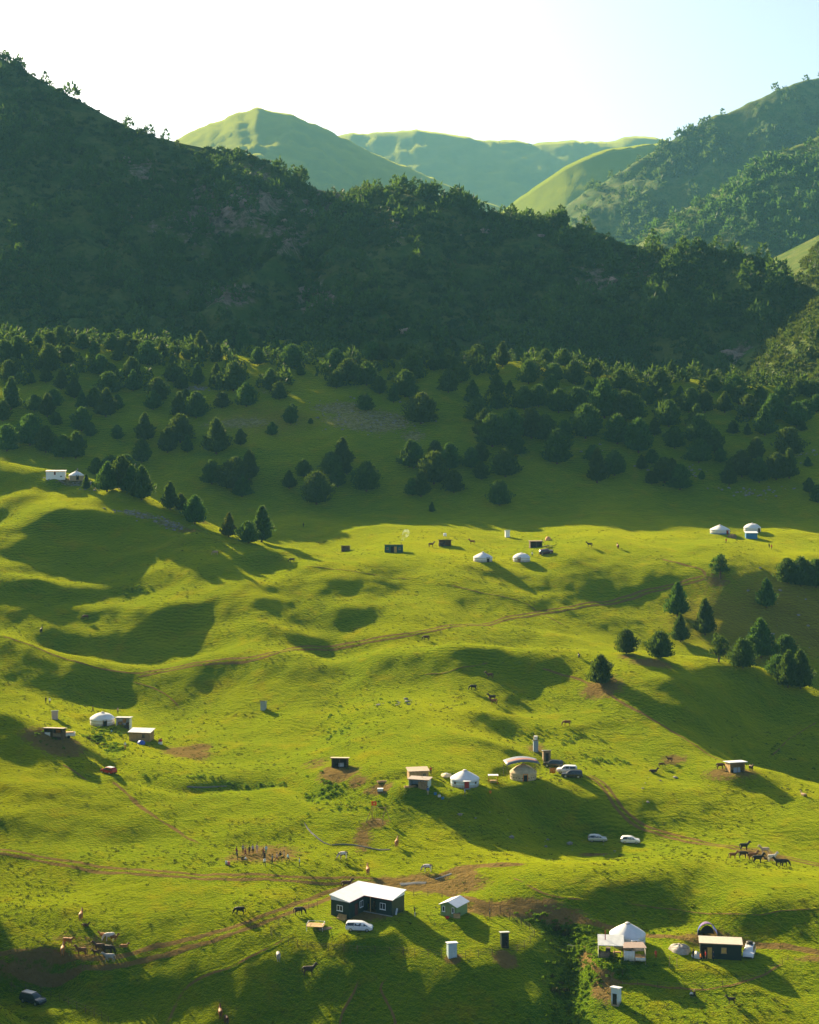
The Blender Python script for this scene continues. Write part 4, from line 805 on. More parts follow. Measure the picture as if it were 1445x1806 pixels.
def person_proto(pose):
    V = [(0, 0, .94)]; E = []; Rd = [(.14, .11)]
    sit = pose == 'sit'; zo = -.72 if sit else 0
    V[0] = (0, 0, .94 + zo); lean = .10 if pose in ('lean',) else .02
    ch = chain(V, E, Rd, 0, [(lean * .4, 0, 1.12 + zo, .125), (lean, 0, 1.32 + zo, .145)]); nk = chain(V, E, Rd, ch, [(lean * 1.1, 0, 1.47 + zo, .06), (lean * 1.3, 0, 1.54 + zo, .062), (lean * 1.4 + .02, 0, 1.63 + zo, .098), (lean * 1.4 + .01, 0, 1.73 + zo, .07)])
    chain(V, E, Rd, nk - 1, [(lean * 1.4 + .12, 0, 1.61 + zo, .022)])                        # nose
    hands = []
    for s in (-1, 1):
        if pose == 'up': el = [(.0, s * .2, 1.40, .058), (.10, s * .30, 1.55, .045), (.20, s * .27, 1.80, .036), (.22, s * .26, 1.90, .035)]
        elif sit: el = [(.02, s * .2, 1.38 + zo, .058), (.10, s * .26, 1.14 + zo, .044), (.32, s * .20, 1.06 + zo, .035), (.40, s * .18, 1.05 + zo, .033)]
        elif pose == 'walk': el = [(.0, s * .2, 1.40, .058), (-.10 * s, s * .25, 1.14, .045), (.02 - .16 * s, s * .25, .92, .036), (.05 - .18 * s, s * .25, .84, .034)]
        else: el = [(.0, s * .2, 1.40, .058), (-.02, s * .25, 1.13, .045), (.04, s * .26, .90, .036), (.06, s * .26, .82, .034)]
        h = chain(V, E, Rd, ch, el); p = V[h]; d = Vector(p) - Vector(V[h - 1]); d.normalize()
        sd = Vector((1, 0, 0)) if abs(d.z) > .6 else Vector((0, 0, 1))
        for k, L in enumerate((.062, .072, .066, .052)):
            b = Vector(p) + sd * (.027 - .018 * k) + d * .02; m_ = b + d * L * .6; e = b + d * L + Vector((.012, -.014 * s, 0)); chain(V, E, Rd, h, [(*b, .010), (*m_, .009), (*e, .007)])
        b = Vector(p) - d * .03 + sd * .035; chain(V, E, Rd, h - 1 if False else h, [(*b, .012), (*(b + d * .05 + sd * .02), .009)])
        w = .22 * s if pose == 'walk' else 0.0
        if sit: chain(V, E, Rd, 0, [(.06, s * .10, .20, .09), (.42, s * .17, .34, .07), (.50, s * .16, .08, .05), (.62, s * .17, .04, .04)])
        else: chain(V, E, Rd, 0, [(.01, s * .10, .84, .10), (.04 + w, s * .11, .48, .068), (-.02 + w * 1.9, s * .11, .10, .045), (.10 + w * 1.9, s * .12, .04, .04)])
    me = skin_mesh('person_body', V, E, Rd, 0, 1)
    for _ in range(4): me.materials.append(None)
    hl = .84 + zo; mi = np.zeros(len(me.polygons), np.int32)
    for i, p in enumerate(me.polygons):
        c = p.center; q = 1
        if c.z > 1.50 + zo: q = 0
        elif abs(c.y) < .21 and c.z < .93 + zo and not sit: q = 2
        elif sit and c.z < .42: q = 2
        elif (pose == 'up' and c.z > 1.83) or (pose in ('stand', 'lean') and abs(c.y) > .2 and c.z < .90) or (pose == 'walk' and abs(c.y) > .2 and c.z < .90): q = 0
        if c.z < .075 and q == 2: q = 3
        mi[i] = q
    me.polygons.foreach_set('material_index', mi)
    hair = lathe(None, 'hair', None, [(.02, 1.845), (.07, 1.83), (.105, 1.76), (.108, 1.69), (.10, 1.62)], 14, lambda a, q: (-.02 * max(0, math.cos(a)) * q, .06 * max(0, math.cos(a)) * q * q)); hm_ = hair.data; hm_.transform(Matrix.Translation((lean * 1.4 - .005, 0, zo - .01))); bpy.data.objects.remove(hair); hm_.materials.clear(); hm_.materials.append(None)
    return me, hm_
PP = {k: person_proto(k) for k in ('stand', 'walk', 'up', 'sit', 'lean')}
SKIN = pm('skin', (.42, .24, .15), .6, .08); HAIR = pm('dark_hair', (.015, .011, .009), .6, .2); SHOE = pm('shoe', (.03, .025, .02), .7, .2)
CLO = {'black': (.012, .012, .014), 'navy': (.015, .022, .06), 'white': (.72, .72, .70), 'red': (.42, .02, .02), 'maroon': (.14, .02, .03), 'blue': (.04, .12, .38), 'lightblue': (.30, .50, .62), 'grey': (.22, .22, .23), 'lilac': (.32, .25, .42), 'pinkish': (.50, .36, .34), 'green': (.02, .22, .10), 'orange': (.50, .16, .03), 'brown': (.10, .06, .035), 'skinny': (.42, .24, .15), 'darkgreen': (.02, .05, .04), 'beige': (.42, .34, .24)}
CLOM = {k: pm(k + '_cloth', v, .85, .12) for k, v in CLO.items()}
def person(px, py, pose, shirt, trou, label, hd=-90, s=1.0, group='people in the valley', hat=None, pos=None):
    t = T('person', label, 'person', px, py, hd, group, pos=pos); t.scale = (s, s, s)
    b = bpy.data.objects.new('body', PP[pose][0]); COL.objects.link(b); b.parent = t
    for i, m in enumerate((SKIN, CLOM[shirt], CLOM[trou], SHOE)): b.material_slots[i].link = 'OBJECT'; b.material_slots[i].material = m
    h = bpy.data.objects.new('hair' if not hat else 'hat', PP[pose][1]); COL.objects.link(h); h.parent = t; mslot(h, CLOM[hat] if hat else HAIR); return t

# ------------------------------------------------------------------ ribbons on the ground: tracks, paths, streams
def track_mat():
    m = M_GRASS.copy(); m.name = 'track_earth'; return m
M_TRACK = track_mat()
def ribbon(name, pts, width, core, mat, lift=.05, step=.6, kind='structure', wob=.25, ncx=13):
    P = catmull([hit(*p)[:2] for p in pts], 12); seg = np.concatenate([[0], np.cumsum(np.linalg.norm(np.diff(P, axis=0), axis=1))]); L = seg[-1]; n = max(9, int(L / step))
    s = np.linspace(0, L, n); X = np.interp(s, seg, P[:, 0]); Y = np.interp(s, seg, P[:, 1])
    k = np.hanning(7); k /= k.sum(); X[3:-3] = np.convolve(X, k, 'valid'); Y[3:-3] = np.convolve(Y, k, 'valid')
    tx, ty = np.gradient(X), np.gradient(Y); l = np.hypot(tx, ty) + 1e-9; nx, ny = -ty / l, tx / l
    seed = int(abs(pts[0][0] * 7 + pts[0][1])); wv = 1 + wob * fbm(s / 7, s * 0, seed, 3); off = .5 * fbm(s / 12, s * 0 + 9, seed, 2)
    q = np.linspace(-1, 1, ncx); end = np.clip(np.minimum(s, L - s) / 2.0, 0, 1)
    XX_ = X[:, None] + nx[:, None] * (q[None] * width / 2 * wv[:, None] + off[:, None]); YY_ = Y[:, None] + ny[:, None] * (q[None] * width / 2 * wv[:, None] + off[:, None])
    ZZ_ = hz(XX_, YY_) + lift * (1 - np.abs(q[None]) ** 4 * 1.6)
    me = mesh_np(name, np.stack([XX_, YY_, ZZ_], -1).reshape(-1, 3), grid_faces(n, ncx), True)
    c = core(q)[None] * end[:, None] * (1 + .5 * fbm(XX_ / 3, YY_ / 3, seed + 3, 2)); samp = lambda A: _bil(A, XX_ / YY_, np.log(YY_), GU[0], GU[-1], GL[0], GL[-1])
    attr(me, 'dirt', np.maximum(c, samp(DIRT))); attr(me, 'dry', np.maximum(samp(DRY), np.exp(-q[None] ** 2 * 2) * .5)); attr(me, 'rock', samp(ROCK)); attr(me, 'lush_shade', samp(LUSH_SHADE))
    return link(name, me, mat, kind=kind)
two = lambda d: (lambda q: d * np.maximum(np.exp(-((q - .5) / .2) ** 2), np.exp(-((q + .5) / .2) ** 2)) + .06 * d)
one = lambda d: (lambda q: d * np.exp(-(q / .45) ** 2))
# ------------------------------------------------------------------ tracks, paths, water
ribbon('dirt_track', [(-60,1490),(0,1501),(80,1516),(160,1530),(240,1538),(330,1545),(430,1549),(540,1551),(620,1552),(690,1555),(735,1557)], 3.6, two(1.35), M_TRACK)
ribbon('dirt_track', [(-60,1708),(60,1706),(130,1703),(200,1697),(300,1675),(400,1645),(480,1617),(540,1595),(600,1572),(650,1561),(735,1557)], 4.2, two(1.35), M_TRACK)
ribbon('dirt_track', [(735,1558),(775,1548),(800,1537),(830,1530),(870,1527),(930,1526)], 4.5, one(1.25), M_TRACK)
ribbon('dirt_track', [(735,1560),(790,1577),(850,1592),(900,1604),(950,1613),(1010,1623),(1080,1640),(1160,1653),(1230,1662),(1300,1665),(1400,1675),(1480,1685)], 3.6, one(1.25), M_TRACK)
ribbon('dirt_track', [(1030,1366),(1055,1378),(1072,1395),(1085,1415),(1105,1437),(1130,1455),(1180,1473),(1240,1486),(1300,1496),(1340,1506),(1400,1516),(1480,1530)], 3.2, two(1.4), M_TRACK)
ribbon('dirt_track', [(240,1190),(320,1178),(400,1166),(480,1153),(560,1143),(700,1122),(820,1103),(920,1087),(1020,1070),(1130,1048),(1200,1030),(1245,1018)], 3.4, two(1.35), M_TRACK)
ribbon('dirt_track', [(1245,1018),(1240,1005),(1210,997),(1165,985)], 3.0, one(.8), M_TRACK)
for pts, w, d in [([(950,1175),(1010,1195),(1060,1212),(1090,1235),(1160,1275),(1230,1318),(1290,1345)],2.0,.75),([(0,1121),(60,1140),(130,1165),(200,1184),(270,1186)],2.0,.8),([(195,1375),(230,1405),(270,1440),(310,1465),(350,1490)],2.6,.7),([(635,1722),(622,1750),(604,1785),(600,1830)],1.1,.9),([(685,1722),(668,1745),(690,1790),(700,1830)],1.0,.7),([(790,1030),(850,1045),(920,1060),(960,1085),(1000,1105)],1.6,.7),
    ([(1030,1668),(1038,1690),(1052,1710),(1075,1727),(1120,1737),(1200,1743),(1270,1740),(1340,1722),(1385,1700)],1.2,.9),([(230,1200),(270,1215),(300,1232),(318,1248)],1.1,.9),([(740,1190),(800,1180),(870,1168)],1.0,.6),([(540,1000),(640,1010),(740,1018)],1.4,.5),([(900,1545),(960,1575),(1040,1590)],1.2,.6),([(520,1650),(420,1700),(330,1740),(290,1810)],1.6,.45),
    ([(110,1345),(130,1360),(155,1378)],1.2,1.0),([(1350,1340),(1400,1300),(1445,1270)],1.2,.5),([(1100,1592),(1200,1605),(1320,1612),(1445,1605)],.9,.55)]:
    ribbon('footpath', pts, w, one(d), M_TRACK)
_wm = NT('brook_water'); WATER = _wm.done((.10, .09, .06), .06, _wm.bump(_wm.noise(2.5, None, 2), .15, .05), Specular_IOR_Level=.6)
for pts, w in [([(536,1452),(548,1468),(566,1482),(585,1490)],.45),([(585,1490),(620,1489),(650,1494),(690,1497)],.45),([(705,1559),(728,1557),(752,1557)],1.6),([(768,1551),(784,1546),(796,1541)],.7),([(330,1387),(360,1388),(400,1386)],.4),([(1000,1668),(1012,1672)],1.0)]:
    o = ribbon('stream', pts, w, lambda q: q * 0, WATER, .10, .4, wob=.6)

# ------------------------------------------------------------------ the long dark house with white roof
t = T('angled_house', 'dark L-shaped house under a white sheet roof inside the wire fence', 'house', 633, 1590, -31)
A = t; x1, ya, yb, xr = 3.9, -9.2, -4.3, 9.8; zo_, zi_ = 3.55, 2.85
zl = lambda x: zo_ - (zo_ - zi_) * x / 4.1; zr = lambda y: zo_ + (zo_ - zi_) * y / 4.5
k = .12
prism(A, 'outer_wall', DARKG, [(0, ya), (k, ya), (k, 0), (0, 0)], -.8, [zl(0), zl(k), zl(k), zl(0)])
prism(A, 'rear_wall', DARKG, [(k + .002, -k), (xr, -k), (xr, 0), (k + .002, 0)], -.8, [zr(-k), zr(-k), zr(0), zr(0)])
prism(A, 'end_wall', DARKG, [(k + .002, ya), (x1 - k - .002, ya), (x1 - k - .002, ya + k), (k + .002, ya + k)], -.8, zi_)
prism(A, 'end_wall', DARKG, [(xr - k, yb + k + .002), (xr, yb + k + .002), (xr, -k - .002), (xr - k, -k - .002)], -.8, zi_)
prism(A, 'yard_wall', DARKG, [(x1 - k, ya), (x1, ya), (x1, yb + 1.2), (x1 - k, yb + 1.2)], -.8, zi_ - .02)
prism(A, 'yard_wall', DARKG, [(x1 + 2.6, yb), (xr, yb), (xr, yb + k), (x1 + 2.6, yb + k)], -.8, zi_ - .02)
prism(A, 'porch_wall', BLACKG, [(x1 - k, yb + 1.8), (x1 + 2.6, yb + 1.8), (x1 + 2.6, yb + 1.92), (x1 - k, yb + 1.92)], -.8, zi_)
tubes(A, 'porch_post', WOODY, [((x1 + 1.3, yb + .1, -.4), (x1 + 1.3, yb + .1, zi_), .08, .08)])
prism(A, 'plinth', CONC, [(x1 + .01, yb - .25), (xr + .15, yb - .25), (xr + .15, yb - .002), (x1 + .01, yb - .002)], -.8, .10)
prism(A, 'roof', ROOFW, [(-.25, ya - .25), (x1 + .25, ya - .25), (x1 + .25, yb - .25), (-.25, .25)], [zl(-.25) + .004, zi_ + .004, zi_ + .004, zl(-.25) + .004], [zl(-.25) + .13, zi_ + .13, zi_ + .13, zl(-.25) + .13])
prism(A, 'roof', ROOFW, [(-.25, .25), (x1 + .25, yb - .25), (xr + .3, yb - .25), (xr + .3, .25)], [zr(.25) + .004, zi_ + .004, zi_ + .004, zr(.25) + .004], [zr(.25) + .13, zi_ + .13, zi_ + .13, zr(.25) + .13])
prism(A, 'fascia', ROOFW, [(0, ya - .05), (x1, ya - .05), (x1, ya - .003), (0, ya - .003)], zi_ - .02, [zl(0), zi_, zi_, zl(0)])
prism(A, 'fascia', ROOFW, [(xr + .003, yb), (xr + .05, yb), (xr + .05, 0), (xr + .003, 0)], zi_ - .02, [zi_, zi_, zr(0), zr(0)])
prism(A, 'red_eave_trim', RED, [(x1 + .252, ya - .2), (x1 + .29, ya - .2), (x1 + .29, yb - .3), (x1 + .252, yb - .3)], zi_, zi_ + .09); prism(A, 'red_eave_trim', RED, [(x1 + .3, yb - .29), (xr + .3, yb - .29), (xr + .3, yb - .252), (x1 + .3, yb - .252)], zi_, zi_ + .09)
window(A, A, ('y', ya, -1), 1.9, 1.05, 1.25, 1.0); window(A, A, ('x', x1, 1), -5.2, 1.0, 1.1, 1.15); window(A, A, ('y', yb, -1), 7.9, .95, 1.2, 1.15)
door(A, ('x', x1, 1), -6.9, .9, 2.0, pm('dark_red_door', (.10, .02, .02), .6), WOODD)
t = T('timber_steps', 'small wooden steps by the left end of the dark house', 'steps', 603, 1621, -31); 
for i_ in range(3): box(t, 'step', WOODY, -.8, .8, -.5 + .3 * i_, -.2 + .3 * i_ - .004, -.2, .25 + .25 * i_)
t = T('leaning_board', 'white board leaning on the right end of the dark house', 'board', 699, 1612, -31)
pyd('panel', [(-.4, -.5, 0), (.4, -.5, 0), (.4, -.05, 1.1), (-.4, -.05, 1.1), (-.4, -.46, -.02), (.4, -.46, -.02), (.4, 0, 1.08), (-.4, 0, 1.08)], [(0, 1, 2, 3), (7, 6, 5, 4), (0, 4, 5, 1), (1, 5, 6, 2), (2, 6, 7, 3), (3, 7, 4, 0)], WHITE, t); tubes(t, 'brace', WOOD, [((-.5, -.3, 0), (-.5, 0, 1.0), .03, .03)])
# green cabin
t = hut(801, 1612, 3.9, 3.3, 2.05, 58, 'green_cabin', 'small pale green cabin with white gable roof beside the dark house', GREENW, ROOFW, 'gable', .65, .3, cat='cabin')
window(t, t, L_(t), -.95, .8, .5, 1.0, cross=False); window(t, t, L_(t), 1.0, .8, .55, 1.0, cross=False); door(t, L_(t), .05, .75, 1.85, GREENW, WOOD)
t = T('washtub', 'red plastic washtub at the foot of the green cabin', 'tub', 789, 1620); lathe(t, 'tub', RED, [(.3, 0), (.42, .28), (.45, .3), (.4, .27), (.28, .05)], 16); 
t = T('wooden_cupboard', 'orange brown cupboard standing before the green cabin door', 'cupboard', 806, 1619); box(t, 'carcass', WOODY, -.6, .6, -.25, .25, -.1, .8); box(t, 'counter_top', WOOD, -.66, .66, -.3, .3, .803, .86)
# day bed and timber
t = T('garden_daybed', 'raised wooden day bed with low rails left of the white minivan', 'day bed', 557, 1637, -8)
box(t, 'platform', WOODY, -1.5, 1.5, -1.1, 1.1, .5, .6)
for x in (-1.42, 1.42):
    for y in (-1.02, 1.02): tubes(t, 'leg', WHITE, [((x, y, -.3), (x, y, 1.0), .05, .05)])
for x in (-1.42, 1.42): tubes(t, 'side_rail', WHITE, [((x, -1.0, .95), (x, 1.0, .95), .035, .035)])
tubes(t, 'back_rail', WHITE, [((-1.4, 1.02, .95), (1.4, 1.02, .95), .035, .035)])
t = T('timber_pile', 'pile of brown planks beside the wooden day bed', 'timber', 574, 1639, 25)
for i_ in range(7): o = box(t, 'plank', WOOD, -1.2, 1.2, -.4 + .13 * i_, -.29 + .13 * i_, 0, .12 + .05 * (i_ % 3)); o.rotation_euler.z = .05 * (i_ % 3 - 1)
PW = pm('white_car_paint', (.74, .75, .76), .25, .02, spec=.5); PS = pm('silver_car_paint', (.48, .50, .52), .25, .03, .3, spec=.5); PR = pm('red_car_paint', (.42, .015, .02), .25, .05, spec=.5); PB = pm('black_car_paint', (.012, .013, .015), .2, .05, spec=.5); PD = pm('dark_blue_car_paint', (.035, .05, .065), .2, .05, .3, spec=.5); PM = pm('maroon_car_paint', (.06, .018, .025), .3, .05, spec=.5)
car(634, 1641, -6, 'van', PW, 'white minivan parked in the yard before the dark house')
car(58, 1769, -32, 'suv', PD, 'dark blue SUV with silver roof at the bottom left corner', PS)
car(1322, 1685, -108, 'suv', PW, 'white SUV with luggage on its roof beside the dark cabin', rack=BLKP)
car(192, 1364, 140, 'hatch', PR, 'red hatchback with pale roof parked below the left yurt', PW)
car(1054, 1484, -2, 'hatch', PS, 'silver hatchback, left one of the two below the shaded bank')
car(1112, 1487, -6, 'hatch', PW, 'pale hatchback, right one of the two below the shaded bank')
car(976, 1353, 172, 'suv', PB, 'black SUV at the back of the three beside the canopy yurt')
car(1000, 1363, 172, 'suv', PW, 'white SUV in the middle of the three beside the canopy yurt')
car(1009, 1371, 174, 'suv', PB, 'black SUV in front of the three beside the canopy yurt')
car(964, 977, 0, 'suv', PM, 'dark maroon SUV right of the two distant yurts')
# outhouses
outhouse(797, 1686, LBLUE, ROOFW, 'white outhouse with bare earth round it in the wire fence', 12, 1.5, 1.4, 2.1)
outhouse(890, 1668, BLACKG, GREYR, 'black outhouse with grey roof on an earth mound', 8, 1.3, 1.3, 2.2, DARK)
outhouse(1087, 1770, FELTB, ROOFW, 'tall pale outhouse beside the overgrown ravine', -28, 1.3, 1.3, 2.5, DARK)
outhouse(97, 1268, PINK, ROOFW, 'pinkish outhouse above the left stall', 10, 1.5, 1.4, 1.9)
outhouse(465, 1251, GREYB, GREYR, 'lone small grey outhouse on the green slope left of centre', -20, 1.2, 1.2, 2.0)
outhouse(895, 947, WHITE, ROOFW, 'white outhouse above the two distant yurts', 8, 1.6, 1.4, 2.2)
outhouse(964, 1341, WOOD, GREYR, 'wooden outhouse with dark slit door behind the parked SUVs', 6, 1.7, 1.5, 2.1, DARK)
t = outhouse(945, 1325, GREYB, GREYR, 'narrow grey-blue shower hut with a barrel on top', 4, 1.1, 1.1, 2.4)
t = T('water_barrel', 'pale barrel on top of the narrow grey-blue shower hut', 'barrel', 0, 0, 0, pos=(t.location.x, t.location.y, t.location.z + 2.72)); o = lathe(t, 'drum', WHTARP, [(.05, 0), (.45, .02), (.5, .4), (.45, .85), (.05, .88)], 16)
for x_ in (-.4, .4): tubes(t, 'strut', WOODY, [((x_, -.4, 0), (x_ * 1.2, -.45, .9), .04, .04)])

# ------------------------------------------------------------------ yurts
yurt(1107, 1664, 6.1, 'large white yurt at lower right behind the open kitchen', FELTB, FELT, 14, DARK, 1.9, 1.7, .1, awning=True)
yurt(820, 1385, 6.0, 'pale blue canvas yurt with two windows in the middle camp', FELTB, FELT, 6, RED, 1.7, 1.5, .08, windows=(-45, 48), awning=True)
yurt(923, 1373, 5.7, 'cream felt yurt with orange door frame under the arched canopy', CREAM, CREAM, 6, DARK, 1.6, 1.5, .25, band=pm('beige_band', (.55, .45, .30), .9), framem=ORANGE)
yurt(181, 1277, 6.0, 'white felt yurt of the left camp with dark doorway', FELT, FELT, 22, DARK, 1.6, 1.3, .35)
yurt(852, 990, 6.1, 'left one of the two distant white yurts, dark red doorway', FELT, FELT, 30, DARK, 1.5, 1.45, .12)
yurt(920, 990, 5.6, 'right one of the two distant white yurts, rounded roof, brown door', FELT, FELT, -20, WOOD, 1.5, 1.3, .4)
yurt(1270, 941, 6.9, 'far right camp yurt with red door and blue skirt', FELT, FELT, 38, RED, 1.6, 1.5, .1, skirt=BLUEW)
yurt(1327, 938, 6.0, 'domed white yurt behind the blue shed at far right', FELT, FELT, 40, DARK, 1.7, 1.4, .45)
yurt(135, 845, 5.2, 'small yurt with tan wall on the sunny knoll', TAN, FELT, 20, DARK, 1.5, 1.3, .15)
# arched canopy over the cream yurt
t = T('arched_canopy', 'arched striped tarpaulin canopy on thin poles above the cream yurt', 'canopy', 921, 1371, 8); V = []; Fc = []
for j in range(2):
    for i_ in range(13):
        q = i_ / 12; x = -3.9 + 7.4 * q; V.append((x, -2.6 + 4.4 * j, 3.05 + .95 * math.sin(math.pi * (.08 + .80 * q)) + (.25 if j else 0)))
for i_ in range(12): Fc.append((i_, i_ + 1, 13 + i_ + 1, 13 + i_))
g = NT('striped_tarpaulin'); sx = g.n('SeparateXYZ', {'Vector': g.objc()}).outputs
cst = g.mix(g.ramp(g.math('ABSOLUTE', g.math('ADD', sx[1], .2)), .5, .7), (.28, .10, .08), (.10, .12, .16)); o = pyd('tarpaulin', V, Fc, g.done(cst, .6, g.bump(g.noise(2, g.objc(), 3), .5, .1)), t, True); o.modifiers.new('thickness', 'SOLIDIFY').thickness = .03
for x, y, z in ((-3.85, -2.55, 3.2), (-3.8, 1.75, 3.4), (3.45, -2.55, 3.25), (3.45, 1.75, 3.5), (2.2, -2.58, 3.6)): tubes(t, 'pole', STEEL, [((x, y, -.5), (x, y, z), .035, .035)])
tubes(t, 'guy_line', WOOD, [((-3.85, -2.55, 3.0), (-2.6, -2.9, 1.6), .02, .02)])
# near right camp: kitchen, curtained table, cabin
t = T('open_kitchen', 'open kitchen shelter with grey sheet roof and white side at the big yurt', 'shelter', 1078, 1683, -6)
prism(t, 'roof', GREYR, [(-2.3, -2.2), (2.2, -2.2), (2.2, 2.4), (-2.3, 2.4)], [2.1, 2.1, 2.5, 2.5], [2.2, 2.2, 2.6, 2.6])
for x, y in ((-2.1, -2.0), (2.0, -2.0), (0.6, -2.0), (-2.1, 2.2), (2.0, 2.2)): tubes(t, 'post', STEEL, [((x, y, -.6), (x, y, 2.15 if y < 0 else 2.5), .05, .05)])
pyd('side_curtain', [(-2.18, -2.05, -.5), (-2.18, 2.2, -.5), (-2.18, 2.2, 2.3), (-2.18, -2.05, 2.0)], [(0, 1, 2, 3)], WHTARP, t).modifiers.new('thickness', 'SOLIDIFY').thickness = .03
tubes(t, 'flue_pipe', RED, [((-1.0, .2, 2.2), (-1.0, .2, 4.0), .06, .06)]); box(t, 'counter', WOOD, -2.0, -.3, -1.9, -1.3, -.5, .85); box(t, 'stove', STEEL, -.9, -.1, .6, 1.4, -.4, .8); box(t, 'work_table', WOODY, .3, 1.7, -1.2, -.4, .6, .7)
for x in (.4, 1.6):
    for y in (-1.1, -.5): tubes(t, 'table_leg', WOOD, [((x, y, -.4), (x, y, .6), .04, .04)])
t = T('curtained_table_shelter', 'flat roofed dining shelter with white curtains below the big yurt', 'shelter', 1119, 1691, -4)
prism(t, 'roof', pm('brown_felt_roof', (.26, .20, .18), .9), [(-2.0, -1.6), (2.0, -1.6), (1.6, 1.6), (-1.8, 1.6)], [2.25, 2.35, 2.3, 2.2], [2.33, 2.43, 2.38, 2.28])
box(t, 'floor', WOOD, -1.8, 1.8, -1.5, 1.5, .1, .2)
for x in (-1.8, 0, 1.8):
    for y in (-1.5, 1.5): tubes(t, 'post', WOOD, [((x, y, -.9), (x, y, 2.25), .05, .05)])
def sheet(name, p0, p1, z0, z1, mat, par, n=12):
    V = []; F = []
    for i_ in range(n + 1):
        q = i_ / n; x = p0[0] + (p1[0] - p0[0]) * q; y = p0[1] + (p1[1] - p0[1]) * q + .05 * math.sin(q * 19); V += [(x, y, z0 + .05 * math.sin(q * 7)), (x, y, z1 - .06 * math.sin(q * 3.14))]
    for i_ in range(n): F.append((2 * i_, 2 * i_ + 2, 2 * i_ + 3, 2 * i_ + 1))
    o = pyd(name, V, F, mat, par, True); o.modifiers.new('thickness', 'SOLIDIFY').thickness = .02; return o
sheet('curtain', (-1.86, -1.58), (-.05, -1.58), .15, 1.85, WHTARP, t); sheet('curtain', (.05, 1.45), (1.8, 1.45), .9, 1.7, WHTARP, t); sheet('curtain', (1.86, -1.5), (1.87, 1.45), .2, 1.75, WHTARP, t); sheet('curtain', (.1, -1.58), (1.8, -1.58), .15, .75, WHTARP, t)
box(t, 'table', WOODY, -1.2, 1.2, -.5, .5, .5, .6)
t = hut(1271, 1687, 7.0, 3.0, 2.65, -8, 'dark_cabin', 'long black-green cabin with flat pale roof and yellow door', BLACKG, pm('pale_flat_roof', (.52, .46, .38), .8, .08), 'shedback', .15, .2, cat='cabin')
door(t, F_(t), -1.9, .75, 1.95, YELLOW, WOODD); window(t, t, F_(t), .5, 1.1, .9, .95, WOODY, YELLOW, cross=True); door(t, F_(t), -2.8, .7, 1.95, DARK, WOODD)
t = T('tarp_mound', 'mound covered with grey sacking between the yurt and dark cabin', 'mound', 1199, 1676); lathe(t, 'cover', TARP, [(1.9, -.5), (1.65, .3), (1.3, .7), (.75, .95), (.05, 1.05)], 24, lambda a, q: (.18 * math.sin(3 * a) + .1 * math.sin(7 * a + 3 * q), .08 * math.sin(5 * a))); tubes(t, 'rope', WOODD, [((-1.5, -1, .8), (1.2, -1.3, .75), .03, .03)])
t = T('bundled_sheeting', 'crumpled white sheeting heaped against the dark cabin', 'sheeting', 1229, 1688); lathe(t, 'heap', WHTARP, [(.9, -.2), (.8, .4), (.45, .8), (.04, 1.0)], 14, lambda a, q: (.14 * math.sin(4 * a + 5 * q), .07 * math.sin(6 * a)))
t = T('blue_tent', 'small blue and purple arched tent on the bank above cabin', 'tent', 1247, 1645, -4); V = []; Fc = []
for j in range(5):
    for i_ in range(13): a = math.pi * i_ / 12; q = j / 4; V.append((1.75 * math.cos(a) * (1 - .25 * q * q), -1.2 + 2.4 * q, -.4 * (i_ in (0, 12)) + 1.9 * math.sin(a) * (1 - .18 * q * q)))
for j in range(4):
    for i_ in range(12): Fc.append((j * 13 + i_, j * 13 + i_ + 1, j * 13 + 14 + i_, j * 13 + 13 + i_))
g = NT('tent_cloth'); n_ = g.ramp(g.n('SeparateXYZ', {'Vector': g.objc()}).outputs[2], 1.1, 1.6); o = pyd('canopy', V, Fc, g.done(g.mix(n_, (.02, .05, .30), (.13, .07, .20)), .85), t, True); o.modifiers.new('thickness', 'SOLIDIFY').thickness = .03
pyd('doorway', [(1.2 * math.cos(math.pi * q / 8), -.6, max(-.3, 1.45 * math.sin(math.pi * q / 8))) for q in range(9)], [tuple(range(9))], DARK, t)
for s in (-1, 1): tubes(t, 'peg_line', WOOD, [((s * 1.7, -1.2, .3), (s * 2.2, -1.9, -.1), .015, .015)])
for x_, y_, n_ in ((1181, 1704, 'left'), (1194, 1706, 'right')): t = T('clothes_post', n_ + ' thin wooden post of the pair in the yurt garden', 'post', x_, y_); tubes(t, 'pole', WOOD, [((0, 0, -.3), (.03, 0, 1.7), .05, .04)]); tubes(t, 'crossbar', WOOD, [((-.25, 0, 1.4), (.25, 0, 1.45), .03, .03)])
# middle camp
t = hut(600, 1352, 3.6, 2.4, 1.75, -3, 'open_stall', 'open fronted dark stall with pale roof on bare earth', WOODD, pm('tan_board_roof', (.46, .36, .26), .8), 'shed', .35, .3, True, cat='stall'); box(t, 'white_bin', WHTARP, -.3, .8, -.2, .4, -.1, .75)
t = hut(737, 1374, 4.2, 2.8, 2.0, 10, 'mud_shed', 'tan mud shed with flat board roof behind the pale blue lean-to', CLAY, pm('tan_board_roof', (.46, .36, .26), .8), 'shedback', .2, .25, cat='shed'); window(t, t, F_(t), 1.2, .9, .7, .6, WOOD)
t = hut(741, 1386, 4.2, 2.6, 1.6, -16, 'pale_lean_to', 'pale blue lean-to with grey plank front in the middle camp', LBLUE, pm('grey_board_roof', (.36, .30, .26), .9, .2), 'flat', .2, .3, True, cat='shed')
for i_ in range(9): box(t, 'plank', WOOD, .1 + .2 * i_, .28 + .2 * i_, -1.42, -1.36, -.4, 1.2 + .1 * (i_ % 3))
tubes(t, 'flue_pipe', STEEL, [((.4, .2, 1.7), (.4, .2, 2.9), .05, .05)])
